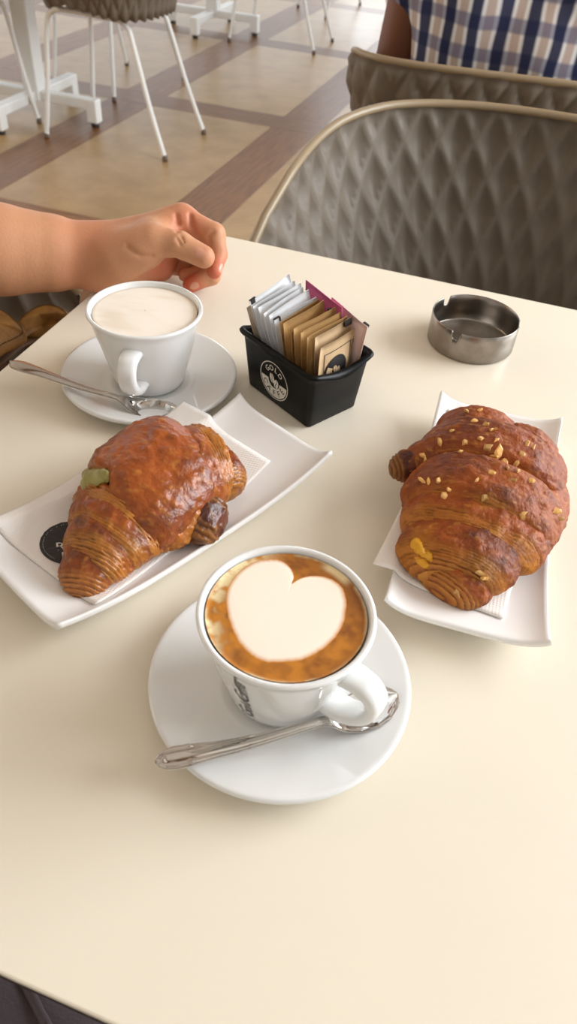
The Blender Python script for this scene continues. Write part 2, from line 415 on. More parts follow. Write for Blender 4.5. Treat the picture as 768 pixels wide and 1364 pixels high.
# ================================================================== quilted tub chairs
def chair(name, loc, rotz, label, group='quilted taupe tub chairs', a=0.32, b=0.30, n=2.6, fl=0.17, flare=0.12, rim_y=None, rim_z=None):
    t = empty(name, loc, label, 'chair', group, rotz)
    rim_y = rim_y or [-.30, -.22, -.14, .02, .09, .13, .17]
    rim_z = rim_z or [.060, .059, .052, .030, -.003, -.035, -.085]
    half = []
    for i in range(201):
        p = math.pi/2*i/200
        half.append((a*math.sin(p)**(2/n), -b*max(math.cos(p), 0)**(2/n)))
    for i in range(1, 61): y = fl*i/60; half.append((a+flare*max(y-0.02, 0), y))
    H = np.array(half); Ls = np.concatenate([[0], np.cumsum(np.linalg.norm(np.diff(H, axis=0), axis=1))])
    PX, PT, sub = 0.055, 0.125, 8
    nh = int(round(Ls[-1]/(PX/sub))); st = Ls[-1]/nh
    sh = np.arange(nh+1)*st
    X = np.interp(sh, Ls, H[:, 0]); Y = np.interp(sh, Ls, H[:, 1])
    X = np.concatenate([-X[:0:-1], X]); Y = np.concatenate([Y[:0:-1], Y]); ns = len(X)
    zr = Z0+np.interp(Y, rim_y, rim_z)
    nb, nse = 24, 16                                   # rows on the back, rows on the seat
    SEAT = 0.500
    P = np.zeros((nb+nse+1, ns, 3))
    for r in range(nb+nse+1):
        if r <= nb:
            q = r/nb; lam = 1-0.33*q**1.7
            z = zr*(1-q)+(SEAT+0.03+0.08*np.clip(Y*0.7, -.12, .2))*q - 0.03*q**6
            P[r] = np.stack([X*lam, np.where(Y < 0, Y*lam, Y), z], 1)
        else:
            q = (r-nb)/nse; lam = 0.67*(1-q)
            yb = np.where(Y < 0, Y*0.67, Y); y0 = np.maximum(yb, -0.06)
            z = SEAT - 0.010*(1-(1-q)**2)
            P[r] = np.stack([X*lam, yb*(1-q)+y0*q, np.full(ns, 1.0)*z], 1)
    # waterfall front edge of the seat
    for r in range(nb, nb+nse+1): P[r, :, 2] += 0.08*np.clip(P[r, :, 1], -.12, .2)-0.02*np.clip((P[r, :, 1]-0.10)/0.07, 0, 1)**2
    dS = np.gradient(P, axis=1); dR = np.gradient(P, axis=0)
    N = np.cross(dS, dR); N /= (np.linalg.norm(N, axis=2, keepdims=True)+1e-9)
    if N[nb//2, ns//2, 1] > 0: N = -N                  # outward (at the back: -y)
    sI = (np.arange(ns)-nh)/sub; rI = np.arange(nb+nse+1)/sub
    p = sI[None, :]+rI[:, None]; q = sI[None, :]-rI[:, None]
    fp = np.abs(2*(p-np.floor(p))-1); fq = np.abs(2*(q-np.floor(q))-1)
    d = 0.55*(1-np.maximum(fp, fq))+0.45*np.abs(np.sin(math.pi*p)*np.sin(math.pi*q))**0.6
    fade = np.interp(np.arange(nb+nse+1), [0, 1, 2, nb, nb+8], [0.0, 0.8, 1, 1, 0.0])[:, None]
    D = 0.0118; TH = 0.006
    inner = P+N*(D*d*fade)[..., None]; outer = P+N*(TH+D*d*fade)[..., None]
    R, C = nb+nse+1, ns
    def tri(flip, off):
        f = []
        for r in range(R-1):
            for c in range(C-1):
                A, B_, C_, D_ = off+r*C+c, off+r*C+c+1, off+(r+1)*C+c+1, off+(r+1)*C+c
                if r < nb+8:
                    if (c-nh+r) % sub < (c-nh-r-1) % sub and False: pass
                    # split each quad along the lattice crease that crosses it
                    k = (c-nh-r) % sub
                    t1 = [(A, B_, C_), (A, C_, D_)] if k == 0 else [(A, B_, D_), (B_, C_, D_)]
                    f += [x[::-1] for x in t1] if flip else t1
                else: f.append((D_, C_, B_, A) if flip else (A, B_, C_, D_))
        return f
    V = np.concatenate([inner.reshape(-1, 3), outer.reshape(-1, 3)]); o2 = R*C
    F = tri(True, 0)+tri(False, o2)
    for r in range(R-1):
        F.append((r*C, (r+1)*C, o2+(r+1)*C, o2+r*C)); F.append((r*C+C-1, o2+r*C+C-1, o2+(r+1)*C+C-1, (r+1)*C+C-1))
    for c in range(C-1): F.append((c, o2+c, o2+c+1, c+1))
    mesh('shell', V, F, M['shell'], t)
    rp = (inner[0]+outer[0])/2
    mesh('rim', *tube(rp[::3], 0.0058, 10), M['shell_rim'], t)
    for sx in (-1, 1):
        fr = crom([(sx*.195, .2775, .012), (sx*.178, .245, .22), (sx*.166, .222, .41), (sx*.160, .200, .458), (sx*.155, .150, .474), (sx*.152, .02, .471)], 7)
        l = mesh('leg', *tube(fr, 0.0095, 12), M['white_metal'], t)
        mesh('foot_cap', *lathe_at((sx*.1955, .2785), [(0, 0), (0.0105, 0), (0.0115, 0.004), (0.0115, 0.022), (0, 0.026)]), M['foot_plastic'], l)
        rr = crom([(sx*.152, .02, .471), (sx*.152, -.09, .465), (sx*.154, -.128, .445), (sx*.160, -.148, .40), (sx*.178, -.213, .19), (sx*.195, -.2775, .012)], 7)
        l = mesh('leg', *tube(rr, 0.0095, 12), M['white_metal'], t)
        mesh('foot_cap', *lathe_at((sx*.1955, -.2785), [(0, 0), (0.0105, 0), (0.0115, 0.004), (0.0115, 0.022), (0, 0.026)]), M['foot_plastic'], l)
    mesh('cross_bar', *tube([(-.152, .10, .474), (.152, .10, .474)], 0.008, 10), M['white_metal'], t)
    mesh('cross_bar', *tube([(-.152, -.09, .463), (.152, -.09, .463)], 0.008, 10), M['white_metal'], t)
    return t
def lathe_at(xy, prof, n=12):
    v, f = lathe(prof, n); return [(x+xy[0], y+xy[1], z) for x, y, z in v], f
R90 = math.pi/2
c1 = chair('tub_chair', (0.03, 0.935, 0), math.pi, 'large taupe quilted chair facing the table, its inside backrest showing')
c2 = chair('tub_chair', (-0.060, 1.70, 0), math.radians(7), 'brown quilted chair back to back with the near one, occupied by the checked shirt', a=0.335, b=0.31, n=5.5,
           rim_y=[-.31, -.24, -.10, .05, .17], rim_z=[.068, .064, .035, -.01, -.09])
def again(src, loc, rotz, label):
    o = copy_tree(src); o.location = loc; o.rotation_euler.z = rotz; o['label'] = label; return o
again(c1, (-1.752, 3.085, 0), R90, 'quilted chair with white tube legs in front of the upper left table')
again(c1, (-2.174, 3.811, 0), math.radians(168), 'chair whose thin white legs show behind the upper left quilted chair')
again(c1, (-2.445, 2.850, 0), -R90, 'chair cut by the left photo border, one curved white leg beside the column')
again(c1, (-1.772, 5.170, 0), R90, 'chair by the farthest table, pair of white legs at top centre')
again(c1, (-1.700, 6.350, 0), math.radians(139), 'rearmost chair with only two thin leg ends at the top centre')
c8 = again(c1, (-0.660, 0.375, 0), -R90, 'dark shaded chair under the forearm at the left table edge, holding the tan bag')
c9 = again(c1, (-0.03, -0.20, 0), 0.0, 'chair at the near table side, under the dark leather bag')

# ================================================================== cups, saucers, spoons
def text_poly(ch, size, shear=0.0, bold=0.0):
    c = bpy.data.curves.new('t', 'FONT'); c.body = ch; c.size = size; c.align_x = 'CENTER'; c.shear = shear; c.offset = bold; c.resolution_u = 3
    o = bpy.data.objects.new('t', c); COL.objects.link(o)
    dg = bpy.context.evaluated_depsgraph_get(); dg.update()
    me = bpy.data.meshes.new_from_object(o.evaluated_get(dg))
    v = [tuple(q.co) for q in me.vertices]; f = [tuple(p.vertices) for p in me.polygons]
    bpy.data.objects.remove(o); bpy.data.curves.remove(c); bpy.data.meshes.remove(me); return v, f
CUP_R, CUP_H, CUP_B = 0.0455, 0.0656, 0.0286
SAUCER_H = 0.006                                     # top of the saucer's well
def cup_wall_r(h): # outer radius at height h above the cup's foot
    t = min(max(h/CUP_H, 0), 1); return CUP_B+(CUP_R-0.0005-CUP_B)*(t**1.02)
def make_cup(loc, handle_deg, label, fill):
    t = empty('coffee_cup', loc, label, 'cup', 'white cappuccino cups')
    pr = [(0, 0.0015), (CUP_B-0.006, 0.0015), (CUP_B-0.0045, 0), (CUP_B-0.0015, 0.0003), (CUP_B, 0.002)]
    for i in range(1, 13): h = 0.002+(CUP_H-0.004-0.002)*i/12; pr.append((cup_wall_r(h), h))
    for i in range(0, 9):
        a = math.pi*i/8; pr.append((CUP_R-0.0017+0.0017*math.cos(a), CUP_H-0.0017+0.0017*math.sin(a)))
    for i in range(1, 13): h = CUP_H-0.002-(CUP_H-0.009)*i/12; pr.append((max(cup_wall_r(h)-0.0036, 0.004), h))
    pr += [(0.012, 0.0055), (0, 0.005)]
    mesh('cup_body', *lathe(pr, 96), M['ceramic'], t)
    # ear handle: band swept along a loop in the radial plane
    a = math.radians(handle_deg); ca, sa = math.cos(a), math.sin(a)
    lp = crom([(0.036, 0.0475), (0.0445, 0.0490), (0.0525, 0.0478), (0.0575, 0.0425), (0.0575, 0.0345), (0.0540, 0.0265), (0.0475, 0.0200), (0.0400, 0.0165), (0.0300, 0.0155)], 6)
    V = []; m = 16
    for i in range(len(lp)):
        d = lp[min(i+1, len(lp)-1)]-lp[max(i-1, 0)]; d /= np.linalg.norm(d); nx, nz = d[1], -d[0]
        s = i/(len(lp)-1); wd = 0.0084-0.0012*math.sin(math.pi*s); th = 0.0042
        for j in range(m):
            b = 2*math.pi*j/m; cb, sb = math.cos(b), math.sin(b)
            tg = wd*math.copysign(abs(cb)**0.75, cb); nn = th*math.copysign(abs(sb)**0.75, sb)
            r = lp[i][0]+nx*nn; z = lp[i][1]+nz*nn; V.append((r*ca-tg*sa, r*sa+tg*ca, z))
    mesh('handle', V, grid_faces(len(lp), m, closed_m=True, flip=True), M['ceramic'], t)
    return t
def make_saucer(x, y, label):
    t = empty('saucer', (x, y, Z0), label, 'saucer', 'white saucers')
    pr = [(0, 0.0016), (0.036, 0.0016), (0.0375, 0), (0.041, 0), (0.0425, 0.0022), (0.056, 0.0062), (0.0705, 0.0098), (0.0722, 0.0112), (0.0727, 0.0128),
          (0.0722, 0.0142), (0.0708, 0.0146), (0.069, 0.0142), (0.060, 0.0116), (0.050, 0.0086), (0.041, 0.0066), (0.0362, 0.0060), (0.0345, 0.0064), (0.0325, 0.0064), (0.0312, 0.0058), (0, 0.0058)]
    mesh('saucer_plate', *lathe(pr, 112), M['ceramic'], t); return t
C1 = (-0.0603, 0.2255); C2 = (-0.2626, 0.4671)
cup1 = make_cup((C1[0], C1[1], Z0+SAUCER_H), -19, 'front coffee cup with a white milk heart in golden crema', 1)
cup2 = make_cup((C2[0], C2[1], Z0+SAUCER_H), -78, 'rear coffee cup filled with plain white milk foam beside the hand', 2)
make_saucer(*C1, 'front saucer under the cup with the milk heart')
make_saucer(*C2, 'rear saucer under the plain foam cup near the hand')
# front cup: crema with a milk heart
LV1 = CUP_H-0.0032
def disc(R, nr, na, zfun):
    r = R*np.sqrt(np.linspace(0.0004, 1, nr)) if False else R*np.linspace(0.01, 1, nr); a = np.linspace(0, 2*math.pi, na, endpoint=False)
    X = r[:, None]*np.cos(a); Y = r[:, None]*np.sin(a); return np.stack([X, Y, zfun(X, Y)], 2).reshape(-1, 3), grid_faces(nr, na, closed_m=True)
RL = cup_wall_r(LV1)-0.0034
V, F = disc(RL, 70, 220, lambda X, Y: LV1+0.0008*np.clip((np.hypot(X, Y)/RL-0.93)/0.07, 0, 1)**2)
ang = np.arctan2(V[:, 1], V[:, 0]); rr = np.hypot(V[:, 0], V[:, 1])/RL
n1 = noise3(np.stack([V[:, 0], V[:, 1], 0*ang], 1), 260, 4); n2 = noise3(np.stack([V[:, 0], V[:, 1], 0*ang+3], 1), 90, 3)
cr = np.array(lin(196, 124, 34)[:3]); dk = np.array(lin(132, 74, 20)[:3]); pl = np.array(lin(238, 216, 166)[:3])
nk = np.clip(sstep(.3, .75, n1)*.55+sstep(.42, .7, n2)*.4, 0, 1)[:, None]; c = cr[None]*(1-nk)+dk[None]*nk
dist = np.abs((ang-math.radians(48)+math.pi) % (2*math.pi)-math.pi); wd_ = sstep(1.0, 0.2, dist)*0.7   # browner towards the heart's notch
c = c*(1-wd_[:, None])+dk[None]*wd_[:, None]*0.95
left = sstep(1.25, 0.5, np.abs((ang-math.radians(178)+math.pi) % (2*math.pi)-math.pi)); pw = sstep(0.72, 0.96, rr)*left*sstep(0.44, 0.60, n2*.6+n1*.4)
pw = np.maximum(pw, sstep(0.95, 1.0, rr)*0.55*sstep(.35, .6, n1)); pw = np.maximum(pw, 0.9*sstep(.30, .12, np.abs((ang-math.radians(66)+math.pi) % (2*math.pi)-math.pi))*sstep(.86, .97, rr))
c = c*(1-pw[:, None])+pl[None]*pw[:, None]
mesh('crema', V, F, M['coffee'], cup1, cols=c)
hp = [(387, 777), (391, 768), (386, 756), (374, 747), (358, 745), (340, 748), (320, 760), (306, 778), (301, 797), (303, 818), (310, 840), (320, 858), (335, 873), (354, 882), (378, 882), (402, 879),
      (425, 868), (444, 852), (456, 833), (461, 810), (459, 790), (449, 776), (434, 769), (416, 767), (401, 770), (392, 775)]
hp3 = np.array([tuple(at(x, y, SAUCER_H+LV1)) for x, y in hp]); hp2 = hp3[:, :2]-np.array(C1); hp2 = crom(hp2, 6, closed=True)
cen = np.array([np.mean(hp2[:, 0])-0.001, np.mean(hp2[:, 1])-0.002]); V = []; cl = []; nr = 26
white = np.array(lin(250, 238, 220)[:3])
for k in range(nr):
    s = (k+0.02)/(nr-1+0.02); q = cen+(hp2-cen)*s
    jit = 1+0.02*(noise3(np.stack([hp2[:, 0], hp2[:, 1], 0*hp2[:, 0]], 1), 900, 2)-0.5)*(s > 0.9)
    q = cen+(q-cen)*jit[:, None]
    for x, y in q: V.append((x, y, LV1+0.00035*(1-s**6)+0.00002))
    e = sstep(0.93, 1.0, s); m_ = (white*(1-e)+cr*1.15*e); cl += [m_]*len(q)
mesh('milk_heart', np.array(V), grid_faces(nr, len(hp2), closed_m=True, flip=False), M['foam'], cup1, cols=np.array(cl))
# lettering up the side of the front cup
def on_cone(V, deg, h, up):      # u along the cone's slant (upwards), v around
    out = []
    for x, y, z in V:
        hh = h+x if up else h+y; r = cup_wall_r(hh)+0.00025; a = math.radians(deg)-((y if up else -x)/r)
        out.append((r*math.cos(a), r*math.sin(a), hh))
    return out
b = MB(); px_ = 0.0
for ch, wch in (('G', .0086), ('o', .0052), ('l', .003), ('d', .0055), ('C', .0072), ('a', .0052), ('f', .0034), ('f', .0034), ('è', .0052)):
    v, f = text_poly(ch, 0.0125 if ch in 'GC' else 0.0095, 0.35, .00012); px_ += wch/2; b.add([(x+px_, y, z) for x, y, z in v], f); px_ += wch/2
mesh('lettering', on_cone(b.v, 262, 0.0075, True), b.f, M['print_grey'], cup1, smooth=False)
# the long swash under the second capital
sw = crom([(0.0265, -0.001), (0.028, -0.0042), (0.034, -0.0046), (0.041, -0.0060), (0.050, -0.0056), (0.055, -0.0050)], 6); V = []
for i, p in enumerate(sw):
    wv = 0.0005+0.0003*math.sin(math.pi*i/(len(sw)-1)); V += [(p[0], p[1]-wv, 0), (p[0], p[1]+wv, 0)]
mesh('lettering', on_cone([(x, -y-0.0005, 0) for x, y, z in V], 262, 0.0075, True), grid_faces(len(sw), 2), M['print_grey'], cup1, smooth=False)
# rear cup: domed foam
LV2 = CUP_H-0.0040; RL2 = cup_wall_r(LV2)-0.0034
V, F = disc(RL2, 50, 160, lambda X, Y: LV2+0.0012*(1-(np.hypot(X, Y)/RL2)**2))
sw_ = noise3(np.stack([V[:, 0]*0.5+0.4*V[:, 1], V[:, 1]*1.6-0.3*V[:, 0], 0*V[:, 0]], 1), 70, 3); rr = np.hypot(V[:, 0], V[:, 1])/RL2
w1 = np.array(lin(249, 239, 224)[:3]); w2 = np.array(lin(232, 212, 188)[:3]); w3 = np.array(lin(206, 178, 146)[:3])
k = sstep(0.35, 0.85, sw_)*0.55; c = w1[None]*(1-k[:, None])+w2[None]*k[:, None]
k = sstep(0.93, 1.0, rr)*0.6; c = c*(1-k[:, None])+w3[None]*k[:, None]
V[:, 2] += 0.0004*sw_
mesh('milk_foam', V, F, M['foam'], cup2, cols=c)

def make_spoon(pts, length, label, ornate):
    """pts: world points from the handle's end to the bowl's tip, on the spoon's upper face"""
    t = empty('teaspoon', pts[0], label, 'teaspoon', 'steel teaspoons')
    cl = crom(pts, 24); n = len(cl); m = 17
    L = np.concatenate([[0], np.cumsum(np.linalg.norm(np.diff(cl, axis=0), axis=1))]); s = L/L[-1]
    wid = np.interp(s, [0, .01, .03, .07, .12, .22, .38, .55, .66, .69, .73, .79, .86, .92, .965, .988, 1.0],
                    [.0006, .0030, .0050, .0060, .0058, .0045, .0033, .0027, .0028, .0042, .0078, .0112, .0127, .0112, .0076, .0045, .0006])
    bowl = sstep(.66, .76, s)
    def sheet(top):
        V = []
        for i in range(n):
            d = cl[min(i+1, n-1)]-cl[max(i-1, 0)]; d /= np.linalg.norm(d); sd = np.cross(d, (0, 0, 1)); sd /= np.linalg.norm(sd); up = np.cross(sd, d)
            for j in range(m):
                q = -1+2*j/(m-1)
                r2 = q*q+((s[i]-.86)/.145)**2*(1 if bowl[i] > .5 else 1)
                dep = -0.0048*bowl[i]*max(1-r2, 0)**1.25
                th = 0.0016*(1-bowl[i])*(1-0.75*q*q)+0.0004
                z = dep+(th if top else -th*0.5-0.0003)
                if ornate and top and s[i] < .67:
                    e = abs(q); z += 0.00055*(math.exp(-((e-.80)/.10)**2)-0.7*math.exp(-((e-.55)/.10)**2))*(1-0.55*sstep(.5, .66, s[i]))
                    for c_ in (.13, .36): z += 0.0009*math.exp(-((s[i]-c_)/.010)**2)*math.exp(-((e-.82)/.18)**2)
                    if s[i] < .05: z += 0.0006*math.exp(-((s[i]-.025)/.008)**2)*math.exp(-(q/.35)**2)
                V.append(cl[i]+sd*wid[i]*q+up*z)
        return V
    A = np.array(sheet(True)); B = np.array(sheet(False)); V = np.concatenate([A, B]); N_ = n*m
    ih = int(np.searchsorted(s, .67))
    def sub(i0, i1, name):
        F = [tuple(x) for x in grid_faces(n, m, flip=True) if i0*m <= min(x) and max(x) < (i1+1)*m]
        F += [tuple(N_+k for k in reversed(x)) for x in list(F)]
        for i in range(i0, i1):
            F.append((i*m, N_+i*m, N_+(i+1)*m, (i+1)*m)); F.append((i*m+m-1, (i+1)*m+m-1, N_+(i+1)*m+m-1, N_+i*m+m-1))
        used = sorted({k for f in F for k in f}); mp = {k: i for i, k in enumerate(used)}
        mesh(name, V[used], [tuple(mp[k] for k in f) for f in F], M['steel'], t, world=True)
    sub(0, ih, 'handle'); sub(ih, n-1, 'bowl'); return t
make_spoon([T(-.0995, .1515, .0215), T(-.083, .1635, .0195), T(-.060, .1810, .0165), T(-.032, .2035, .0165), T(-.0215, .2125, .0125), T(-.010, .2240, .0125), T(.0035, .2375, .0145)], .132,
           'ornate teaspoon with ridged handle on the front saucer', True)
make_spoon([T(-.3615, .4180, .0235), T(-.335, .4170, .0225), T(-.300, .4170, .0185), T(-.265, .4185, .0165), T(-.252, .4205, .0120), T(-.236, .4235, .0115), T(-.2185, .4275, .0135)], .145,
           'plain teaspoon on the rear saucer, its handle sticking out to the left', False)

# ================================================================== plates, napkins
PL_L, PL_W = 0.230, 0.096
def plate_h(a, b):
    """height of the plate's upper face, a and b from -1 to 1 along its length and width"""
    a = abs(a); b = abs(b)
    return 0.0060+0.0125*a**3.0+0.0062*b**6+0.0022*(a**3)*(b**4)
def make_plate(cx, cy, ang, label):
    t = empty('serving_plate', (cx, cy, Z0), label, 'plate', 'rectangular white serving plates', ang)
    n, m = 72, 40; V = []
    A = np.linspace(-1, 1, n); B = np.linspace(-1, 1, m)
    def xy(a, b): return a*PL_L/2*(1-0.006*b*b), b*PL_W/2*(1-0.018*(1-a*a))
    for top in (True, False):
        for a in A:
            for b_ in B:
                x, y = xy(a, b_); h = plate_h(a, b_)
                if not top:
                    e = max(abs(a), abs(b_)); h2 = h-0.0062-0.0008*(1-e**8)
                    h = max(h2, 0.0) if e > 0.72 else 0.0
                    x *= 0.985; y *= 0.975
                V.append((x, y, h))
    N_ = n*m; F = grid_faces(n, m, flip=False); F = [tuple(f) for f in F]+[tuple(N_+k for k in reversed(f)) for f in F]
    # rounded rim between the faces
    ring = [i*m for i in range(n)]+[(n-1)*m+j for j in range(1, m)]+[i*m+m-1 for i in range(n-2, -1, -1)]+[j for j in range(m-2, 0, -1)]
    V = np.array(V); k = len(V); mid = []
    for r in ring:
        p = (V[r]+V[N_+r])/2; o = p.copy(); o[:2] *= np.array([1+0.0018/(PL_L/2), 1+0.0018/(PL_W/2)]); mid.append(o)
    top2 = [V[r]*np.array([1.006, 1.012, 1])-np.array([0, 0, .0008]) for r in ring]
    bot2 = [V[N_+r]*np.array([1.010, 1.022, 1])+np.array([0, 0, .0010]) for r in ring]
    V = np.concatenate([V, top2, mid, bot2]); Rn = len(ring)
    lev = [ring, list(range(k, k+Rn)), list(range(k+Rn, k+2*Rn)), list(range(k+2*Rn, k+3*Rn)), [N_+r for r in ring]]
    for l in range(4):
        for i in range(Rn): j = (i+1) % Rn; F.append((lev[l][i], lev[l+1][i], lev[l+1][j], lev[l][j]))
    mesh('plate_body', V, F, M['plate'], t); return t
def uvw(p): return np.array(p)
PLA = dict(c=(-0.1845, 0.390), ang=math.radians(33.0)); PLB = dict(c=(0.027, 0.409), ang=math.radians(61.0))
def set_plate(D, corners, which):
    """fit the plate to three or four of its corners given in scene space"""
    c = np.mean(corners[:2], 0)
    D['c'] = tuple(c[:2]); d = corners[1]-corners[0]
    D['ang'] = math.atan2(d[1], d[0])
_near = np.array(at(74, 830, .028)); _right = np.array(at(439, 599, .028)); _far = np.array(at(321, 521, .028))
mid1 = (_near+_far)/2; e1 = _right-_near
PLA['c'] = tuple(mid1[:2]); PLA['ang'] = math.atan2(e1[1], e1[0])
q = [np.array(at(x, y, .028)) for x, y in ((590.6, 517.5), (747.7, 554), (735, 853), (514.6, 793))]
PLB['c'] = tuple(np.mean(q, 0)[:2]); e2 = (q[0]+q[1]-q[2]-q[3])/2; PLB['ang'] = math.atan2(e2[1], e2[0])
make_plate(*PLA['c'], PLA['ang'], 'left rectangular plate under the shiny pistachio croissant')
make_plate(*PLB['c'], PLB['ang'], 'right rectangular plate under the nut sprinkled croissant')
def plate_under(D, x, y, spill=0.0):
    c, s = math.cos(D['ang']), math.sin(D['ang']); dx, dy = x-D['c'][0], y-D['c'][1]
    a = (dx*c+dy*s)/(PL_L/2); b_ = (-dx*s+dy*c)/(PL_W/2)
    aa = min(abs(a), 1.0); bb = min(abs(b_), 1.0); h = plate_h(aa, bb)
    if max(abs(a), abs(b_)) > 0.93: h += 0.0012
    ov = max(abs(b_)-1, 0)*PL_W/2+max(abs(a)-1, 0)*PL_L/2
    return max(h-0.10*ov, 0.004), a, b_
def make_napkin(D, quad, label, n=44, m=44, curl=None):
    Q = [np.array(p)[:2] for p in quad]; t = empty('napkin', (D['c'][0], D['c'][1], Z0), label, 'napkin', 'white paper napkins')
    V = []; sm = np.zeros((n, m))
    X = np.zeros((n, m)); Y = np.zeros((n, m))
    for i in range(n):
        for j in range(m):
            a, b_ = i/(n-1), j/(m-1); p = Q[0]*(1-a)*(1-b_)+Q[1]*a*(1-b_)+Q[2]*a*b_+Q[3]*(1-a)*b_
            X[i, j], Y[i, j] = p; sm[i, j] = plate_under(D, *p)[0]
    base = sm.copy()
    for _ in range(10):           # paper bridges the plate's curve
        q = sm.copy(); q[1:-1, 1:-1] = (sm[:-2, 1:-1]+sm[2:, 1:-1]+sm[1:-1, :-2]+sm[1:-1, 2:])/4; sm = np.maximum(q, base)
    wv = noise3(np.stack([X, Y, 0*X], 2), 22, 2); sm = sm+0.0009+0.0012*np.clip(wv-.45, 0, 1)
    if curl: sm = sm+curl(X, Y, n, m)
    top = np.stack([X, Y, Z0+sm+0.0003], 2).reshape(-1, 3); bot = np.stack([X, Y, Z0+sm-0.0002], 2).reshape(-1, 3); N_ = n*m
    V = np.concatenate([top, bot]); F = [tuple(f) for f in grid_faces(n, m)]; F += [tuple(N_+k for k in reversed(f)) for f in list(F)]
    ring = [i*m for i in range(n)]+[(n-1)*m+j for j in range(1, m)]+[i*m+m-1 for i in range(n-2, -1, -1)]+[j for j in range(m-2, 0, -1)]
    for i in range(len(ring)): a, b_ = ring[i], ring[(i+1) % len(ring)]; F.append((a, N_+a, N_+b_, b_))
    mesh('paper_sheet', V, F, M['napkin'], t, world=True)
    def hgt(x, y):
        k = np.argmin((X-x)**2+(Y-y)**2); return sm.flat[k]
    return t, hgt
napA, hA = make_napkin(PLA, [at(-14, 697, .02), at(128, 812, .012), at(360, 612, .014), at(243, 527, .022)], 'paper napkin with a black round emblem under the pistachio croissant')
napB, hB = make_napkin(PLB, [at(497, 746, .022), at(668, 828, .012), at(738, 598, .016), at(596, 548, .016)], 'plain paper napkin under the nut croissant, one corner over the plate edge')
# round black emblem printed on the left napkin, half hidden by the croissant
ec = np.array(at(97, 722, .011)); ER = 0.0205
def flat_print(pts2, faces, name, m, lift, parent, cx, cy, ang, hf, sub=None):
    c, s = math.cos(ang), math.sin(ang); V = []
    for x, y in pts2: X = cx+x*c-y*s; Y = cy+x*s+y*c; V.append((X, Y, Z0+hf(X, Y)+lift))
    return mesh(name, V, faces, m, parent, smooth=False, world=True)
def ringpts(r0, r1, n): 
    v = []
    for i in range(n): a = 2*math.pi*i/n; v += [(r0*math.cos(a), r0*math.sin(a)), (r1*math.cos(a), r1*math.sin(a))]
    return v, grid_faces(n, 2, closed_n=True, flip=True)
v = []; f = []
rs = [0.0005, .005, .010, .015, ER]; na = 48
v = [(r*math.cos(2*math.pi*i/na), r*math.sin(2*math.pi*i/na)) for r in rs for i in range(na)]; f = grid_faces(len(rs), na, closed_m=True)
flat_print(v, f, 'emblem', M['print_black'], .0007, napA, ec[0], ec[1], 0, hA)
b = MB()
for i in range(72):
    a = 2*math.pi*i/72; x, y = (ER-.0022)*math.cos(a), (ER-.0022)*math.sin(a); r = .00032
    b.add([(x+r, y, 0), (x, y+r, 0), (x-r, y, 0), (x, y-r, 0)], [(0, 1, 2, 3)])
flat_print([p[:2] for p in b.v], b.f, 'emblem_dots', M['print_white'], .0009, napA, ec[0], ec[1], 0, hA)
for ch, px, py, an in (('R', 80.5, 728, 96), ('A', 87, 741, 118)):
    v, f = text_poly(ch, .0105, 0, .0001); p = at(px, py, .011)
    flat_print([(x, y-.0036) for x, y, z in v], f, 'emblem_letter', M['print_white'], .0009, napA, p.x, p.y, math.radians(an-60), hA)

# ================================================================== sugar caddy and its sachets
CD = (-0.1405, 0.5048); CA = math.radians(59.3); CH = 0.053
cad = empty('sugar_caddy', (CD[0], CD[1], Z0), 'black plastic sugar caddy with a round coffee bean emblem', 'caddy', None, CA)
def rrect(hx, hy, r, n=5):
    p = []
    for sx, sy, a0 in ((1, 1, 0), (-1, 1, 90), (-1, -1, 180), (1, -1, 270)):
        for i in range(n): a = math.radians(a0+90*i/(n-1)); p.append((sx*(hx-r)+r*math.cos(a), sy*(hy-r)+r*math.sin(a)))
    return p
def cad_half(h): t = h/CH; return 0.0268+0.0042*t, 0.0392+0.0046*t
lv = []
def lvl(h, off, dip=0.0, r=.004, up=0.0):
    hx, hy = cad_half(h); q = []
    P_ = rrect(hx+off, hy+off, max(r+off, .0012), 6)
    # extra points along the short sides so that the rim can dip there
    out = []
    for i in range(len(P_)):
        a, b = P_[i], P_[(i+1) % len(P_)]; out.append(a)
        if math.dist(a, b) > .02:
            for k in range(1, 10): out.append((a[0]+(b[0]-a[0])*k/10, a[1]+(b[1]-a[1])*k/10))
    for x, y in out:
        d = dip*max(0, (abs(y)-(hy-.006))/.006)*max(0, math.cos(x/(hx)*math.pi/2))**1.5 if abs(y) > hy-.006 else 0
        q.append((x, y, h+up-d))
    return q
prof = [(0.0, -.004, 0, 0), (0.0, -.001, 0, 0), (.0015, 0, 0, 0), (.02, 0, 0, 0), (.044, 0, .003, 0), (CH-.004, .0003, .0055, 0), (CH-.0035, .0026, .0055, 0), (CH-.001, .0038, .0055, 0),
        (CH, .0022, .0055, .0009), (CH, 0, .0055, .0010), (CH-.001, -.0016, .0055, 0), (CH-.006, -.002, .0055, 0), (.03, -.002, 0, 0), (.0028, -.002, 0, 0), (.0022, -.005, 0, 0)]
LV = [lvl(h, o, d, up=u) for h, o, d, u in prof]; m_ = len(LV[0]); V = [p for l in LV for p in l]; F = grid_faces(len(LV), m_, closed_m=True, flip=True)
F.append(tuple(range(m_))[::-1]); F.append(tuple((len(LV)-1)*m_+i for i in range(m_)))
k0 = 5
body = [f for f in F if max(f) < (k0+1)*m_ and len(f) == 4]+[F[-2]]; rest = [f for f in F if f not in set(body)]
mesh('caddy_body', V, F, M['caddy'], cad, smooth=False)
for o in cad.children: o.data.polygons.foreach_set('use_smooth', [len(p.vertices) == 4 for p in o.data.polygons])
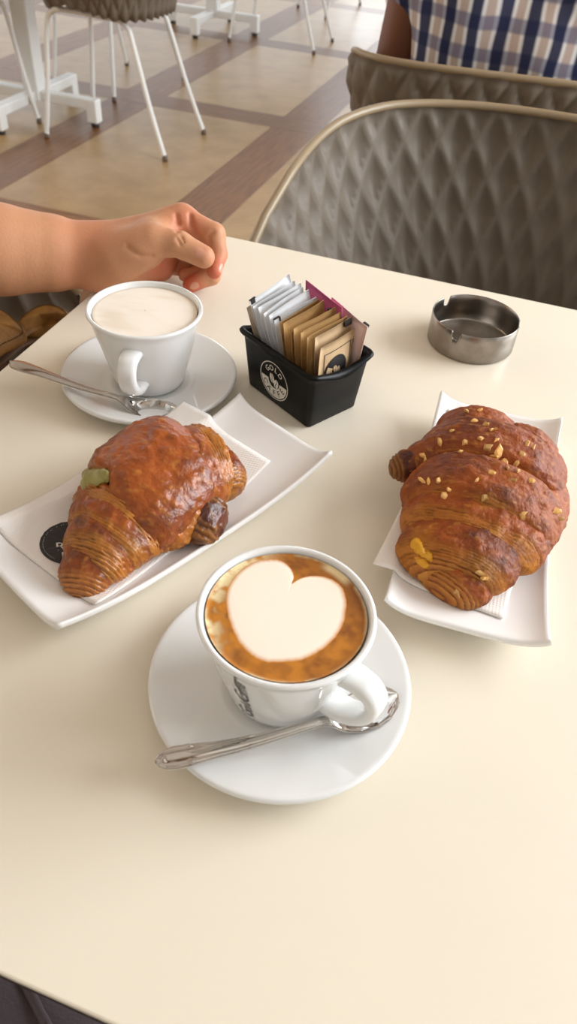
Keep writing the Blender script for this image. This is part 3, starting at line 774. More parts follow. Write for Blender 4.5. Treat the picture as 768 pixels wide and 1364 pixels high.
# emblem on the long face towards the camera (local -x)
def on_face(v, yc, hc, lift):
    out = []
    for x, y, z in v: h = hc+y; hx, hy = cad_half(h); out.append((-(hx+.00015+lift), yc-x, h))
    return out
EY, EH, R_ = 0.003, 0.0235, 0.0175
def dsk(r0, r1, a0, a1, n):
    v = []
    for i in range(n+1): a = math.radians(a0+(a1-a0)*i/n); v += [(r0*math.cos(a), r0*math.sin(a), 0), (r1*math.cos(a), r1*math.sin(a), 0)]
    return v, grid_faces(n+1, 2, flip=True)
mesh('emblem_ring', on_face(dsk(R_*.955, R_, 0, 360, 64)[0], EY, EH, .0001), dsk(1, 2, 0, 360, 64)[1], M['print_white'], cad, smooth=False)
mesh('emblem_field', on_face(dsk(R_*.40, R_*.90, 180, 360, 48)[0], EY, EH, .0001), dsk(1, 2, 180, 360, 48)[1], M['print_white'], cad, smooth=False)
def bean(cx, cy, rot, sgn):
    v = []; f = []; n = 14
    for side in (-1, 1):
        o = len(v); pts = []
        for i in range(n+1):
            t = -1+2*i/n; yy = t*R_*.27; edge = side*R_*.155*math.sqrt(max(1-t*t, 0)); mid = R_*.035*math.sin(t*math.pi)*sgn+side*R_*.018
            if (edge-mid)*side < 0: edge = mid
            pts += [(mid, yy, 0), (edge, yy, 0)]
        c, s = math.cos(rot), math.sin(rot); v += [(cx+x*c-y*s, cy+x*s+y*c, 0) for x, y, z in pts]
        f += [tuple(o+k for k in q) for q in grid_faces(n+1, 2, flip=(side < 0))]
    return v, f
for cx, cy, ro in ((-R_*.13, R_*.10, .25), (R_*.16, -R_*.10, -.20)):
    v, f = bean(cx, cy, ro, 1); mesh('emblem_bean', on_face(v, EY, EH, .0002), f, M['print_white'], cad, smooth=False)
def arc_text(txt, size, r, a0, step, inward, m, lift):
    b = MB()
    for i, ch in enumerate(txt):
        v, f = text_poly(ch, size, 0, size*.012); a = math.radians(a0+i*step)
        rot = a-math.pi/2 if not inward else a+math.pi/2; c, s = math.cos(rot), math.sin(rot)
        b.add([(r*math.cos(a)+x*c-(y-size*.33)*s, r*math.sin(a)+x*s+(y-size*.33)*c, 0) for x, y, z in v], f)
    mesh('emblem_letters', on_face(b.v, EY, EH, lift), b.f, m, cad, smooth=False)
arc_text('GOLD', .0068, R_*.68, 132, -28, False, M['print_white'], .0002)
arc_text('CAFFÈ', .0074, R_*.66, 205, 32.5, True, M['print_black'], .0003)

SW, SL = 0.0415, 0.084
def sachet_mesh(seed, fat=.0038, sx=SW, sl=SL):
    n, m = 11, 15; V = []; r = random.Random(seed); ph = [r.uniform(0, 6) for _ in range(4)]
    for side in (1, -1):
        for i in range(n):
            for j in range(m):
                a = -1+2*i/(n-1); b = -1+2*j/(m-1)
                p = max(0, 1-abs(a)**2.6)*max(0, 1-min(1, (abs(b)/.86))**2.4)
                bend = .0010*math.sin(1.6*b+ph[0])+.0005*math.sin(2*a+ph[1])*(.4+abs(b))
                zz = sl/2*(1+b)
                V.append((a*sx/2*(1-.012*p*3), bend+side*(.00022+fat*p*(1+.12*math.sin(4*a+3*b+ph[3]))*.5), zz))
    N_ = n*m; F = [tuple(f) for f in grid_faces(n, m, flip=False)]; F += [tuple(N_+k for k in reversed(f)) for f in list(F)]
    ring = [i*m for i in range(n)]+[(n-1)*m+j for j in range(1, m)]+[i*m+m-1 for i in range(n-2, -1, -1)]+[j for j in range(m-2, 0, -1)]
    for i in range(len(ring)): a, b = ring[i], ring[(i+1) % len(ring)]; F.append((a, b, N_+b, N_+a))
    return V, F
def paper(name, c, c2=None): return mat(name, c, rough=0.7, spec=0.2, bump=(90, 0.3, 4), var=(40, c2 or c, 0.4, 0.7))
M['pap_white'] = paper('white_sachet_paper', lin(250, 250, 251), lin(242, 241, 241))
M['pap_brown'] = paper('brown_sachet_paper', lin(216, 174, 116), lin(196, 150, 90))
M['pap_kraft'] = paper('kraft_sachet_paper', lin(206, 176, 138), lin(190, 158, 118))
M['pap_grey'] = paper('greige_sachet_paper', lin(214, 198, 176), lin(196, 178, 154))
M['pap_pink'] = paper('pale_pink_sachet_paper', lin(240, 212, 204), lin(232, 198, 192))
M['pap_mag'] = paper('magenta_sachet_paper', lin(222, 112, 156), lin(208, 98, 140))
def sachet(local, yaw, lean, roll, m, label, seed, group, marks=(), sl=SL, sx=SW, fat=.0038):
    """local: place in the caddy's own axes (x across, y along, height of the lower end); lean tips it back along its normal, roll turns it in its plane"""
    c, s = math.cos(CA), math.sin(CA)
    t = empty('sugar_sachet', (CD[0]+local[0]*c-local[1]*s, CD[1]+local[0]*s+local[1]*c, Z0+local[2]), label, 'sugar sachet', group)
    if abs(yaw) < 1: roll *= 0.7; local = (local[0]+.004, local[1], local[2]+.021*math.sin(abs(roll)))
    t.location = (CD[0]+local[0]*c-local[1]*s, CD[1]+local[0]*s+local[1]*c, Z0+local[2])
    t.rotation_euler = (lean, roll, CA+yaw); t.rotation_mode = 'XYZ'
    V, F = sachet_mesh(seed, fat, sx, sl); o = mesh('packet', V, F, m, t)
    for kind, data in marks:
        if kind == 'tab':        # small dark tear mark at an upper corner
            x, w_, h_ = data; vv = [(x, -.0011, sl-h_), (x+w_, -.0011, sl-h_), (x+w_, -.0011, sl+.0002), (x, -.0011, sl+.0002), (x, .0011, sl-h_), (x+w_, .0011, sl-h_), (x+w_, .0011, sl+.0002), (x, .0011, sl+.0002)]
            mesh('tear_mark', vv, [(0, 1, 2, 3), (5, 4, 7, 6), (3, 2, 6, 7), (0, 3, 7, 4), (1, 5, 6, 2)], M['print_black'], t, smooth=False)
        if kind == 'frame':      # printed line frame on the face
            b = MB(); a_, z0, z1, wl = data
            for x0, x1, q0, q1 in ((-a_, a_, z1-wl, z1), (-a_, -a_+wl, z0, z1), (a_-wl, a_, z0, z1)):
                nx = 8; vv = []
                for k in range(nx+1):
                    u_ = k/nx; p = [(x0+(x1-x0)*u_, q0), (x0+(x1-x0)*u_, q1)] if x1-x0 > q1-q0 else [(x0, q0+(q1-q0)*u_), (x1, q0+(q1-q0)*u_)]
                    vv += [(x, face_y(V, x, z, sl, sx)-.0003, z) for x, z in p]
                b.add(vv, grid_faces(nx+1, 2))
            mesh('printed_frame', b.v, b.f, M['print_black'], t, smooth=False)
        if kind == 'emblem':
            x0, z0, R = data; b1 = MB(); n = 28
            vv = [(x0, face_y(V, x0, z0, sl, sx)-.0004, z0)]
            for rr_ in (.5, 1.0):
                for i in range(n): a = 2*math.pi*i/n; x, z = x0+R*rr_*math.cos(a), z0+R*rr_*math.sin(a); vv.append((x, face_y(V, x, z, sl, sx)-.0004, z))
            ff = [(0, 1+i, 1+(i+1) % n) for i in range(n)]+[(1+i, 1+n+i, 1+n+(i+1) % n, 1+(i+1) % n) for i in range(n)]
            mesh('emblem', vv, ff, M['print_black'], t, smooth=False)
            vv, ff = dsk(R*.40, R*.88, 150, 300, 20); vv = [(x0+x, face_y(V, x0+x, z0+y, sl, sx)-.0006, z0+y) for x, y, z in vv]
            mesh('emblem_field', vv, ff, M['pap_kraft'], t, smooth=False)
            for cx, cy, ro in ((-R*.12, R*.10, .25), (R*.18, -R*.10, -.2)):
                vv, ff = bean(cx/R*R_, cy/R*R_, ro, 1); vv = [(x0+x*R/R_, face_y(V, x0+x*R/R_, z0+y*R/R_, sl, sx)-.0006, z0+y*R/R_) for x, y, z in vv]
                mesh('emblem_bean', vv, ff, M['pap_kraft'], t, smooth=False)
        if kind == 'text':
            txt, size, x0, z0, vert, mm = data; vv, ff = text_poly(txt, size); out = []
            for x, y, z in vv:
                X, Z = (x0+y, z0-x) if vert else (x0+x, z0+y); out.append((X, face_y(V, X, Z, sl, sx)-.0004, Z))
            mesh('lettering', out, ff, mm, t, smooth=False)
    return t
def face_y(V, x, z, sl, sx):     # front (-y) face of a packet
    n, m = 11, 15; i = min(max((x/(sx/2)+1)/2*(n-1), 0), n-1.001); j = min(max(z/sl*(m-1), 0), m-1.001); a, b = int(i), int(j); fi, fj = i-a, j-b
    g = lambda p, q: V[n*m+p*m+q][1]
    return (g(a, b)*(1-fi)+g(a+1, b)*fi)*(1-fj)+(g(a, b+1)*(1-fi)+g(a+1, b+1)*fi)*fj
GW, GB = 'white sugar sachets', 'brown sugar sachets'
BOT = .0045
sachet((.000, -.0335, BOT), .10, .02, math.radians(-4), M['pap_kraft'], 'front kraft sachet with a round emblem, nearest the caddy corner', 1, 'kraft sachets',
       (('frame', (.0155, .0, .058, .0006)), ('emblem', (-.002, .040, .0125)), ('text', ('Muscovado', .0050, .0165, .046, True, M['print_black']))), sl=.066, sx=.040)
sachet((.002, -.0285, BOT), .06, .0, math.radians(-5), M['pap_kraft'], 'tan sachet with a dark corner mark, second from the caddy corner', 2, 'kraft sachets', (('tab', (.0105, .0075, .004)),), sl=.072)
brown = [(-.0235, .00, -9, .0715, 'brown sachet directly behind the two kraft ones'), (-.0190, -.01, -11, .0730, 'brown sachet third of the brown row counted from the corner'),
         (-.0145, -.02, -12, .0745, 'brown sachet with a small dark tear mark in the middle of the brown row'), (-.0102, -.02, -13, .0700, 'short brown sachet sunk behind the marked one'),
         (-.0060, -.03, -14, .0750, 'tall brown sachet second from the white row'), (-.0020, -.04, -15, .0735, 'brown sachet touching the white row')]
for i, (y, le, ro, sl, lb) in enumerate(brown):
    sachet((.001+.001*(i % 2), y, BOT), .05-.03*(i % 3), le, math.radians(ro), M['pap_brown'], lb, 10+i, GB, (('tab', (.0145, .003, .0035)),) if i == 2 else (), sl=sl)
white = [(.0022, -.05, -17, .0740, 'white sachet touching the brown row, dark corner mark low at its left'), (.0062, -.06, -19, .0770, 'second white sachet counted from the brown row'),
         (.0102, -.07, -20, .0780, 'third white sachet counted from the brown row'), (.0142, -.08, -21, .0800, 'third white sachet from the far end of the white row'),
         (.0182, -.09, -22, .0805, 'second white sachet from the far end of the white row'), (.0222, -.10, -23, .0840, 'tallest white sachet at the far end of the white row')]
for i, (y, le, ro, sl, lb) in enumerate(white):
    sachet((.002+.0012*(i % 2), y, BOT), .04*((i % 3)-1), le, math.radians(ro), M['pap_white'], lb, 30+i, GW, (('tab', (-.0200, .0055, .0035)),) if i in (0, 5) else (), sl=sl)
sachet((.000, .0270, BOT), .0, -.12, math.radians(-20), M['pap_grey'], 'greige sachet with a printed frame at the far left end of the caddy', 50, 'kraft sachets', (('frame', (.0165, .02, .064, .0007)),), sl=.074)
sachet((.0252, .006, BOT+.001), math.radians(-92), .10, math.radians(3), M['pap_mag'], 'magenta sachet standing along the back wall of the caddy', 60, 'pink sachets', (), sl=.083, sx=.046, fat=.002)
sachet((.0245, -.0105, BOT+.001), math.radians(-88), .02, math.radians(9), M['pap_pink'], 'pale pink sachet with a dark corner mark at the right end of the caddy', 61, 'pink sachets',
       (('tab', (.0150, .005, .0022)),), sl=.077, sx=.042, fat=.002)

# ================================================================== ashtray
AX, AY, AR, AH = -0.0198, 0.6547, 0.0408, 0.0286
ash = empty('ashtray', (AX, AY, Z0), 'round brushed steel ashtray with notched rim on the far right of the table', 'ashtray')
pn = [at(608, 403, AH), at(604, 446, AH), at(691, 431, AH)]; na = [math.atan2(p.y-AY, p.x-AX) for p in pn]
n = 360; TH_ = .0011
def rimh(a):
    h = AH
    for q in na:
        d = abs((a-q+math.pi) % (2*math.pi)-math.pi)*AR
        h = min(h, AH-.0078*(1-float(sstep(.0026, .0048, d)))+.0008*math.exp(-((d-.0062)/.0016)**2))
    return h
V = []; cols_ = 10
for i in range(n):
    a = 2*math.pi*i/n; hh = rimh(a); c, s = math.cos(a), math.sin(a); pr = [(.001, .0), (AR-.0022, 0), (AR-.0008, .0006), (AR, .0022)]
    pr += [(AR, .0022+(hh-.0006-.0022)*k) for k in (.35, .7, 1)]+[(AR-TH_*.5, hh)]+[(AR-TH_, .0036+(hh-.0006-.0036)*k) for k in (1, .7, .35, 0)]+[(AR-TH_-.0012, .0022), (.001, .0022)]
    V += [(r*c, r*s, z) for r, z in pr]; cols_ = len(pr)
F = grid_faces(n, cols_, closed_n=True)
mesh('ashtray_body', V, F, M['brushed'], ash)

# ================================================================== croissants
GLZ = np.array(lin(146, 66, 16)[:3]); DRK = np.array(lin(70, 26, 9)[:3]); GLD = np.array(lin(206, 138, 54)[:3]); AMB = np.array(lin(170, 88, 22)[:3])
def dough(C, ax, L, ry, rz, up=(0, 0, 1), p=3.0, slant=0.0, ns=84, nt=120, stri=0.0011, nlines=9, w0=.42, side=(1, 1), lump=.0022, seed=0, hmin=None, tone=0.0, dark=0.0, bend=0.0, gold=0.0):
    """one overlapping roll of pastry: a blunt barrel with laminated, line-edged ends; returns vertices, faces, colours"""
    a = np.array(ax, float); a /= np.linalg.norm(a); c = np.array(up, float); c -= a*(c@a); c /= np.linalg.norm(c); b = np.cross(c, a)
    s = np.sin(np.linspace(-math.pi/2, math.pi/2, ns)); th = np.linspace(0, 2*math.pi, nt, endpoint=False)
    Sg, Tg = np.meshgrid(s, th, indexing='ij')
    rho = np.maximum(1-np.abs(Sg)**p, 0)**(1/2.2)
    cy, sy = np.cos(Tg), np.sin(Tg)
    off = Sg*L+slant*cy+bend*(cy**2)
    P = np.array(C, float)+off[..., None]*a+(ry*rho*cy)[..., None]*b+(rz*rho*sy)[..., None]*c
    nrm = (cy/ry)[..., None]*b+(sy/rz)[..., None]*c; nrm /= np.linalg.norm(nrm, axis=2, keepdims=True)
    n1 = noise3(P+seed, 32, 3); n2 = noise3(P+seed*2+5, 140, 3); n3 = noise3(P*np.array([1, 1, 1])+seed*3+9, 420, 2)
    n4 = noise3(P+seed*7, 14, 2)
    wz = sstep(w0, w0+.22, np.abs(Sg)+.30*(n1-.5))*np.where(Sg > 0, side[1], side[0])
    ph = Sg*nlines*1.5+2.6*(n4-.5)+1.1*(n1-.5)+.5*(n2-.5); fl_ = np.floor(ph); saw = ph-fl_
    amp = .35+1.1*noise3(np.stack([fl_*7.3, np.cos(Tg)*1.7, np.sin(Tg)*1.7], 2)+seed, 1.0, 2)   # every leaf of dough its own weight
    ridge = np.where(saw < .7, saw/.7, (1-saw)/.3)
    d = stri*wz*amp*(ridge-.8)*1.5+lump*(n1-.5)*2+.0014*(n2-.5)*2+.0006*(n3-.5)*2
    blister = sstep(.60, .78, noise3(P+seed*5+2, 110, 2))
    d += .0011*blister*(1-wz)
    P = P+nrm*d[..., None]
    if hmin is not None:
        z = P[..., 2]; k = .005; x = np.clip((z-hmin)/k, -20, 20)
        P[..., 2] = hmin+k*np.log1p(np.exp(x))
    br = np.clip(.06+sstep(.46, .72, n1)*.40+sstep(.50, .74, n2)*.34+dark, 0, 1)[..., None]
    col = (GLZ*(1-.6*n4[..., None])+AMB*.6*n4[..., None]); col = col*(1-br)+DRK*br
    g = np.clip(wz*(.25+.75*ridge)*(.35+.9*n2), 0, 1)[..., None]*(1-dark*.7)
    g = np.maximum(g, gold*(.4+.6*n2[..., None])); col = col*(1-g*.9)+GLD*g*.9
    dk = (wz*amp*sstep(.25, .0, ridge)*.75)[..., None]; col = col*(1-np.clip(dk, 0, .85))+DRK*np.clip(dk, 0, .85)
    sp = (sstep(.60, .80, n3)*.45*(1-wz))[..., None]; col = col*(1-sp)+GLD*.85*sp
    bl = (blister*.35*(1-wz))[..., None]; col = col*(1-bl)+AMB*1.15*bl
    F = grid_faces(ns, nt, closed_m=True, flip=True)
    return P.reshape(-1, 3), F, np.clip(col, 0, 1).reshape(-1, 3)
def croissant(name, loc, label, rolls, m):
    t = empty(name, loc, label, 'croissant', None); Vs, Fs, Cs, n = [], [], [], 0
    for V, F, C in rolls: Vs.append(V); Fs += [tuple(i+n for i in f) for f in F]; Cs.append(C); n += len(V)
    body = mesh('pastry', np.concatenate(Vs), Fs, m, t, world=True, cols=np.concatenate(Cs)); return t, body
def flake(p, r, seed, hgt=.0012, squash=.7):
    rr_ = random.Random(seed); n = 7; V = []; 
    rot = rr_.uniform(0, 6.28); tx, ty = rr_.uniform(-.7, .7), rr_.uniform(-.7, .7); squash = rr_.uniform(.4, 1)
    ra = [r*rr_.uniform(.4, 1.4) for _ in range(n)]
    for z0, sc in ((-hgt, 1.0), (hgt*.3, 1.0), (hgt, .6)):
        for i in range(n):
            a = 2*math.pi*i/n; x, y = ra[i]*sc*math.cos(a), ra[i]*sc*squash*math.sin(a); X = x*math.cos(rot)-y*math.sin(rot); Y = x*math.sin(rot)+y*math.cos(rot)
            V.append((p[0]+X, p[1]+Y, p[2]+z0+X*tx+Y*ty))
    return V, grid_faces(3, n, closed_m=True)+[tuple(2*n+i for i in range(n)), tuple(reversed(range(n)))]

# ---- left: shiny, pistachio filled
HA = Z0+.0085
def d3(p, q): return np.array(q)-np.array(p)
LA = [
    dough(at(121, 753, .0165), d3(at(112, 779, .014), at(134, 724, .022)), .024, .0180, .0165, p=2.4, stri=.0011, nlines=6, w0=.35, seed=1, hmin=HA, dark=.22),
    dough(at(138, 727, .020), d3(at(119, 767, .018), at(158, 683, .026)), .024, .0250, .0205, p=2.8, slant=.004, stri=.0016, nlines=8, w0=.25, side=(1, .3), seed=2, hmin=HA),
    dough(at(153, 701, .023), d3(at(131, 741, .02), at(179, 653, .028)), .025, .0315, .0240, p=3.0, slant=.007, stri=.0019, nlines=10, w0=.30, side=(1, .4), seed=3, hmin=HA, dark=.08),
    dough(at(167, 680, .024), d3(at(136, 716, .024), at(194, 636, .028)), .027, .0375, .0260, p=3.2, slant=.009, stri=.0020, nlines=11, w0=.22, side=(1, 1), seed=4, hmin=HA),
    dough(at(204, 642, .0285), d3(at(152, 680, .026), at(246, 604, .028)), .042, .0450, .0305, p=4.6, slant=.010, stri=.0012, nlines=9, w0=.84, side=(1, 1), seed=5, hmin=HA, lump=.0013, dark=-.12),
    dough(at(250, 630, .026), d3(at(206, 650, .027), at(292, 616, .024)), .033, .0365, .0275, p=2.9, slant=.006, stri=.0018, nlines=11, w0=.28, seed=6, hmin=HA),
    dough(at(283, 632, .021), d3(at(258, 612, .024), at(293, 664, .018)), .024, .0220, .0190, p=2.6, stri=.0013, nlines=7, w0=.4, seed=7, hmin=HA, dark=.15),
    dough(at(228, 694, .020), d3(at(200, 720, .017), at(258, 676, .019)), .026, .0210, .0185, p=2.4, stri=.0012, nlines=6, w0=.4, seed=8, hmin=HA, lump=.004, gold=.55),
    dough(at(271, 694, .0175), d3(at(280, 668, .022), at(264, 716, .014)), .0195, .0155, .0150, p=2.6, stri=.0008, nlines=3, w0=.35, seed=9, hmin=HA, dark=.70, lump=.003),
]
_a, _b = np.array(at(106, 636, .037)), np.array(at(152, 645, .043)); _ctr = np.array(at(190, 668, .020))
for V_, F_, C_ in LA[2:6]:       # the gap between two layers where the cream shows
    t_ = np.clip(((V_-_a)@(_b-_a))/((_b-_a)@(_b-_a)), 0, 1)[:, None]; d_ = np.linalg.norm(V_-(_a+(_b-_a)*t_), axis=1); k_ = sstep(.0125, .0060, d_)[:, None]
    V_ += (_ctr-V_)*k_*.19; C_[:] = C_*(1-k_*.6)+GLD*.9*k_*.6
ka = at(200, 650, 0)
ca, bodyA = croissant('croissant', (ka.x, ka.y, Z0), 'shiny croissant with green pistachio cream oozing out, on the left plate', LA, M['croissant'])
# the cream pushed out between two layers
def blob(C, ax, L, ry, rz, seed, up=(0, 0, 1)):
    V, F, c = dough(C, ax, L, ry, rz, up=up, p=2.2, ns=28, nt=36, stri=0, lump=.004, seed=seed); return V, F
from mathutils.bvhtree import BVHTree
def surface(body, loc):
    return BVHTree.FromPolygons([v.co+Vector(loc) for v in body.data.vertices], [p.vertices[:] for p in body.data.polygons])
bvA = surface(bodyA, ca.location)
def on_pastry(bv, x, y):         # the point of the pastry seen at photo position (x, y)
    p0 = at(x, y, .12); return bv.ray_cast(p0, (at(x, y, 0)-p0).normalized())
b = MB()
for (x, y), (x2, y2), L_, ry, rz, sd, up_ in (((130, 642), (152, 640), .0145, .0092, .0056, 21, .0018), ((114, 641), (100, 645), .0075, .0045, .0040, 22, .0005), ((144, 634), (132, 630), .0070, .0055, .0040, 23, .0020), ((122, 634), (140, 650), .0085, .0055, .0050, 24, .0010)):
    h0, h1 = on_pastry(bvA, x, y), on_pastry(bvA, x2, y2)
    if h0[0] is None or h1[0] is None: continue
    V, F = blob(np.array(h0[0]+h0[1]*up_), d3(h0[0], h1[0]), L_, ry, rz, sd, up=h0[1]); b.add(V.tolist(), F)
mesh('pistachio_filling', b.v, b.f, M['pistachio'], ca, world=True)

# ---- right: matte, sprinkled with chopped nuts
HB = Z0+.0085
RB = [
    dough(at(606, 768, .018), d3(at(584, 788, .016), at(624, 745, .022)), .020, .0250, .0175, p=2.5, stri=.0011, nlines=6, w0=.35, seed=31, hmin=HB, dark=.12),
    dough(at(609, 740, .023), d3(at(592, 770, .021), at(632, 705, .027)), .026, .0380, .0235, p=2.9, slant=-.004, stri=.0016, nlines=10, w0=.34, seed=32, hmin=HB, dark=.10),
    dough(at(630, 706, .026), d3(at(610, 740, .025), at(655, 665, .029)), .027, .0480, .0275, p=3.2, slant=-.005, stri=.0018, nlines=11, w0=.25, side=(1, .4), seed=33, hmin=HB),
    dough(at(641, 676, .029), d3(at(620, 708, .028), at(664, 636, .030)), .029, .0525, .0305, p=4.0, slant=-.004, stri=.0015, nlines=10, w0=.60, side=(1, .6), seed=34, hmin=HB, dark=.10),
    dough(at(652, 622, .030), d3(at(638, 660, .030), at(678, 578, .029)), .027, .0525, .0300, p=4.4, slant=-.004, stri=.0013, nlines=9, w0=.64, seed=35, hmin=HB, dark=.14),
    dough(at(636, 587, .025), d3(at(636, 615, .027), at(642, 552, .023)), .023, .0330, .0250, p=2.8, stri=.0010, nlines=6, w0=.6, seed=36, hmin=HB, dark=.14),
    dough(at(690, 612, .025), d3(at(668, 645, .028), at(710, 592, .022)), .028, .0270, .0225, p=2.7, stri=.0011, nlines=6, w0=.6, seed=37, hmin=HB, dark=.08),
    dough(at(706, 672, .022), d3(at(686, 730, .020), at(714, 628, .022)), .036, .0255, .0210, p=2.6, stri=.0015, nlines=10, w0=.3, seed=38, hmin=HB),
    dough(at(549, 622, .028), d3(at(590, 614, .032), at(532, 624, .026)), .0170, .0125, .0120, p=2.5, stri=.0008, nlines=4, w0=.4, seed=39, hmin=HB, dark=.70, lump=.003),
    dough(at(585, 614, .030), d3(at(640, 605, .030), at(545, 624, .028)), .028, .0180, .0180, p=2.6, stri=.0010, nlines=6, w0=.7, seed=40, hmin=HB, dark=.25),
]
_cp = np.array(at(563, 738, .022))                       # the custard soaks through the crust here
for V_, F_, C_ in RB[:3]:
    k_ = (sstep(.017, .007, np.linalg.norm((V_-_cp)*np.array([1, 1, .7]), axis=1))*(.5+.5*noise3(V_, 150, 2)))[:, None]; C_[:] = C_*(1-k_)+np.array(lin(222, 150, 14)[:3])*k_
kb = at(640, 690, 0)
cb, bodyB = croissant('croissant', (kb.x, kb.y, Z0), 'matte brown croissant sprinkled with chopped nuts, on the right plate', RB, M['croissant_matte'])
bvB = surface(bodyB, cb.location)
nuts = [(650, 597, 5), (665, 602, 6), (658, 608, 5), (672, 614, 5), (645, 566, 5), (632, 561, 4), (655, 572, 4), (701, 592, 4), (709, 596, 4), (586, 588, 5), (563, 607, 5), (566, 612, 3), (655, 630, 4),
        (682, 640, 4), (690, 628, 3), (562, 640, 5), (570, 640, 4), (584, 639, 5), (598, 652, 4), (592, 659, 4), (647, 663, 4), (740, 680, 5), (745, 690, 3), (642, 764, 6), (646, 770, 3), (608, 788, 4), (602, 574, 3),
        (577, 577, 3), (622, 548, 4), (639, 546, 3), (640, 585, 3), (676, 623, 3), (697, 685, 3), (694, 605, 3), (620, 590, 3), (661, 586, 3), (612, 602, 3), (688, 617, 3), (634, 640, 3), (706, 640, 3)]
for i, (x, y, r) in enumerate(nuts):
    hit = on_pastry(bvB, x, y)
    if hit[0] is None: continue
    V, F = flake(hit[0], r*.00074, 100+i); mesh('nut_piece', V, F, M['nut'], cb, smooth=False, world=True)
hit = on_pastry(bvB, 562, 735)
if hit[0] is not None:
    b = MB()
    for x, y, L_, r_, sd in ((557, 730, .0070, .0038, 51), (566, 738, .0060, .0036, 52), (563, 750, .0048, .0028, 53), (556, 744, .0042, .0026, 54)):
        h_ = on_pastry(bvB, x, y)
        if h_[0] is not None: V, F = blob(np.array(h_[0]-h_[1]*.0016), d3(at(556, 728, .02), at(570+sd*3-156, 748, .02)), L_, r_, r_, sd); b.add(V.tolist(), F)
    mesh('custard_filling', b.v, b.f, M['custard'], cb, world=True)

# ================================================================== people
def smooth_v(V, F, it=2, lam=.5):
    Q = np.asarray(F); n = len(V)
    for _ in range(it):
        acc = np.zeros_like(V); cnt = np.zeros(n)
        for k in range(4):
            a, b = Q[:, k], Q[:, (k+1) % 4]; np.add.at(acc, a, V[b]); np.add.at(cnt, a, 1); np.add.at(acc, b, V[a]); np.add.at(cnt, b, 1)
        V = V+lam*(acc/np.maximum(cnt, 1)[:, None]-V)
    return V
# ---- the left-hand neighbour: forearm and hand resting on the table's far left corner
def A_(x, y, h): return np.array(at(x, y, h))
wr = A_(124, 341, .034); fm = A_(0, 333, .044); el = np.array(T(-.665, .505, .030)); sh_ = np.array(T(-.845, .525, .245))
IDX = [A_(242, 293, .065), A_(285, 312, .059), A_(290, 339, .043), A_(285, 361, .034)]
MID = [A_(238, 314, .048), A_(284, 333, .038), A_(281, 367, .018), A_(254, 379, .0110)]
RNG = [A_(232, 326, .034), A_(272, 345, .024), A_(266, 366, .014), A_(246, 366, .012)]
PNK = [A_(224, 340, .021), A_(254, 350, .014), A_(248, 360, .012), A_(232, 358, .011)]
THB = [A_(158, 343, .044), A_(205, 321, .062), A_(239, 326, .062), A_(271, 342, .055)]
fx = axis((-1.20, -.55, .012), (-.55, -.44, .003), (-.44, -.235, .0013)); fy = axis((.10, .50, .014), (.50, .575, .003), (.575, .69, .0013), (.69, .74, .005))
fz = axis((Z0-.06, Z0-.006, .004), (Z0-.006, Z0+.092, .0013), (Z0+.092, Z0+.56, .013))
B = Field(fx, fy, fz)
# palm, back of the hand and forearm
B.chain([sh_, el], [.052, .043], .02, .05); B.chain([el, el*.6+fm*.4, fm], [.043, .0465, .0415], .003, .05)
B.chain([fm, (fm*.45+wr*.55), wr], [.0415, .0350, .0275], .003, .03)
B.cap(wr, IDX[0], .0260, .0145, .016); B.cap(wr, MID[0], .0250, .0150, .012); B.cap(wr, RNG[0], .0240, .0140, .012); B.cap(wr, PNK[0], .0225, .0125, .012)
B.cap(A_(140, 352, .032), A_(190, 332, .052), .0200, .0160, .018)                 # thenar
B.cap(A_(140, 360, .022), A_(214, 356, .018), .0165, .0135, .012)                 # heel of the hand along the table
B.cap(THB[0], THB[1], .0175, .0145, .018)
B.cap(A_(205, 312, .060), A_(236, 298, .062), .0120, .0105, .014)                 # web between thumb and index finger
def finger(pts, rads, k=.003):
    f = B.like(); f.chain(pts, rads, k, .012); return f
fi = finger(IDX, [.0132, .0106, .0090, .0076]); fm_ = finger(MID, [.0125, .0102, .0092, .0080]); fr_ = finger(RNG, [.0118, .0094, .0082, .0070]); fp_ = finger(PNK, [.0104, .0082, .0072, .0062])
fm_.join(fr_, .0008); fm_.join(fp_, .0008); fi.join(fm_, .0008)
B.join(fi, .0060)
th_ = B.like(); th_.chain(THB[1:], [.0142, .0118, .0104], .004, .014); B.join(th_, .0035)
def surf(x, y):                  # first point of the hand met on the way down to the table
    for h in np.arange(.11, .0, -.0006):
        p = A_(x, y, h); i = [min(max(int(np.searchsorted(a, q)), 0), len(a)-1) for a, q in zip((fx, fy, fz), p)]
        if B.F[i[0], i[1], i[2]] < 0: return p
    return A_(x, y, .02)
# creases of the web and at the finger's bends
for line, r in (([(235, 287), (237, 297), (236, 308)], .0013), ([(253, 287), (255, 299), (260, 311), (266, 318)], .0016), ([(279, 325), (277, 316), (284, 309)], .0010),
                ([(170, 328), (186, 341), (202, 341)], .0010), ([(233, 345), (235, 366)], .0014), ([(236, 318), (240, 326)], .0005), ([(241, 315), (245, 323)], .0005)):
    P_ = [surf(x, y) for x, y in line]
    for a_, b_ in zip(P_, P_[1:]): B.cap(a_, b_, r, r, .0035, .008, cut=True)
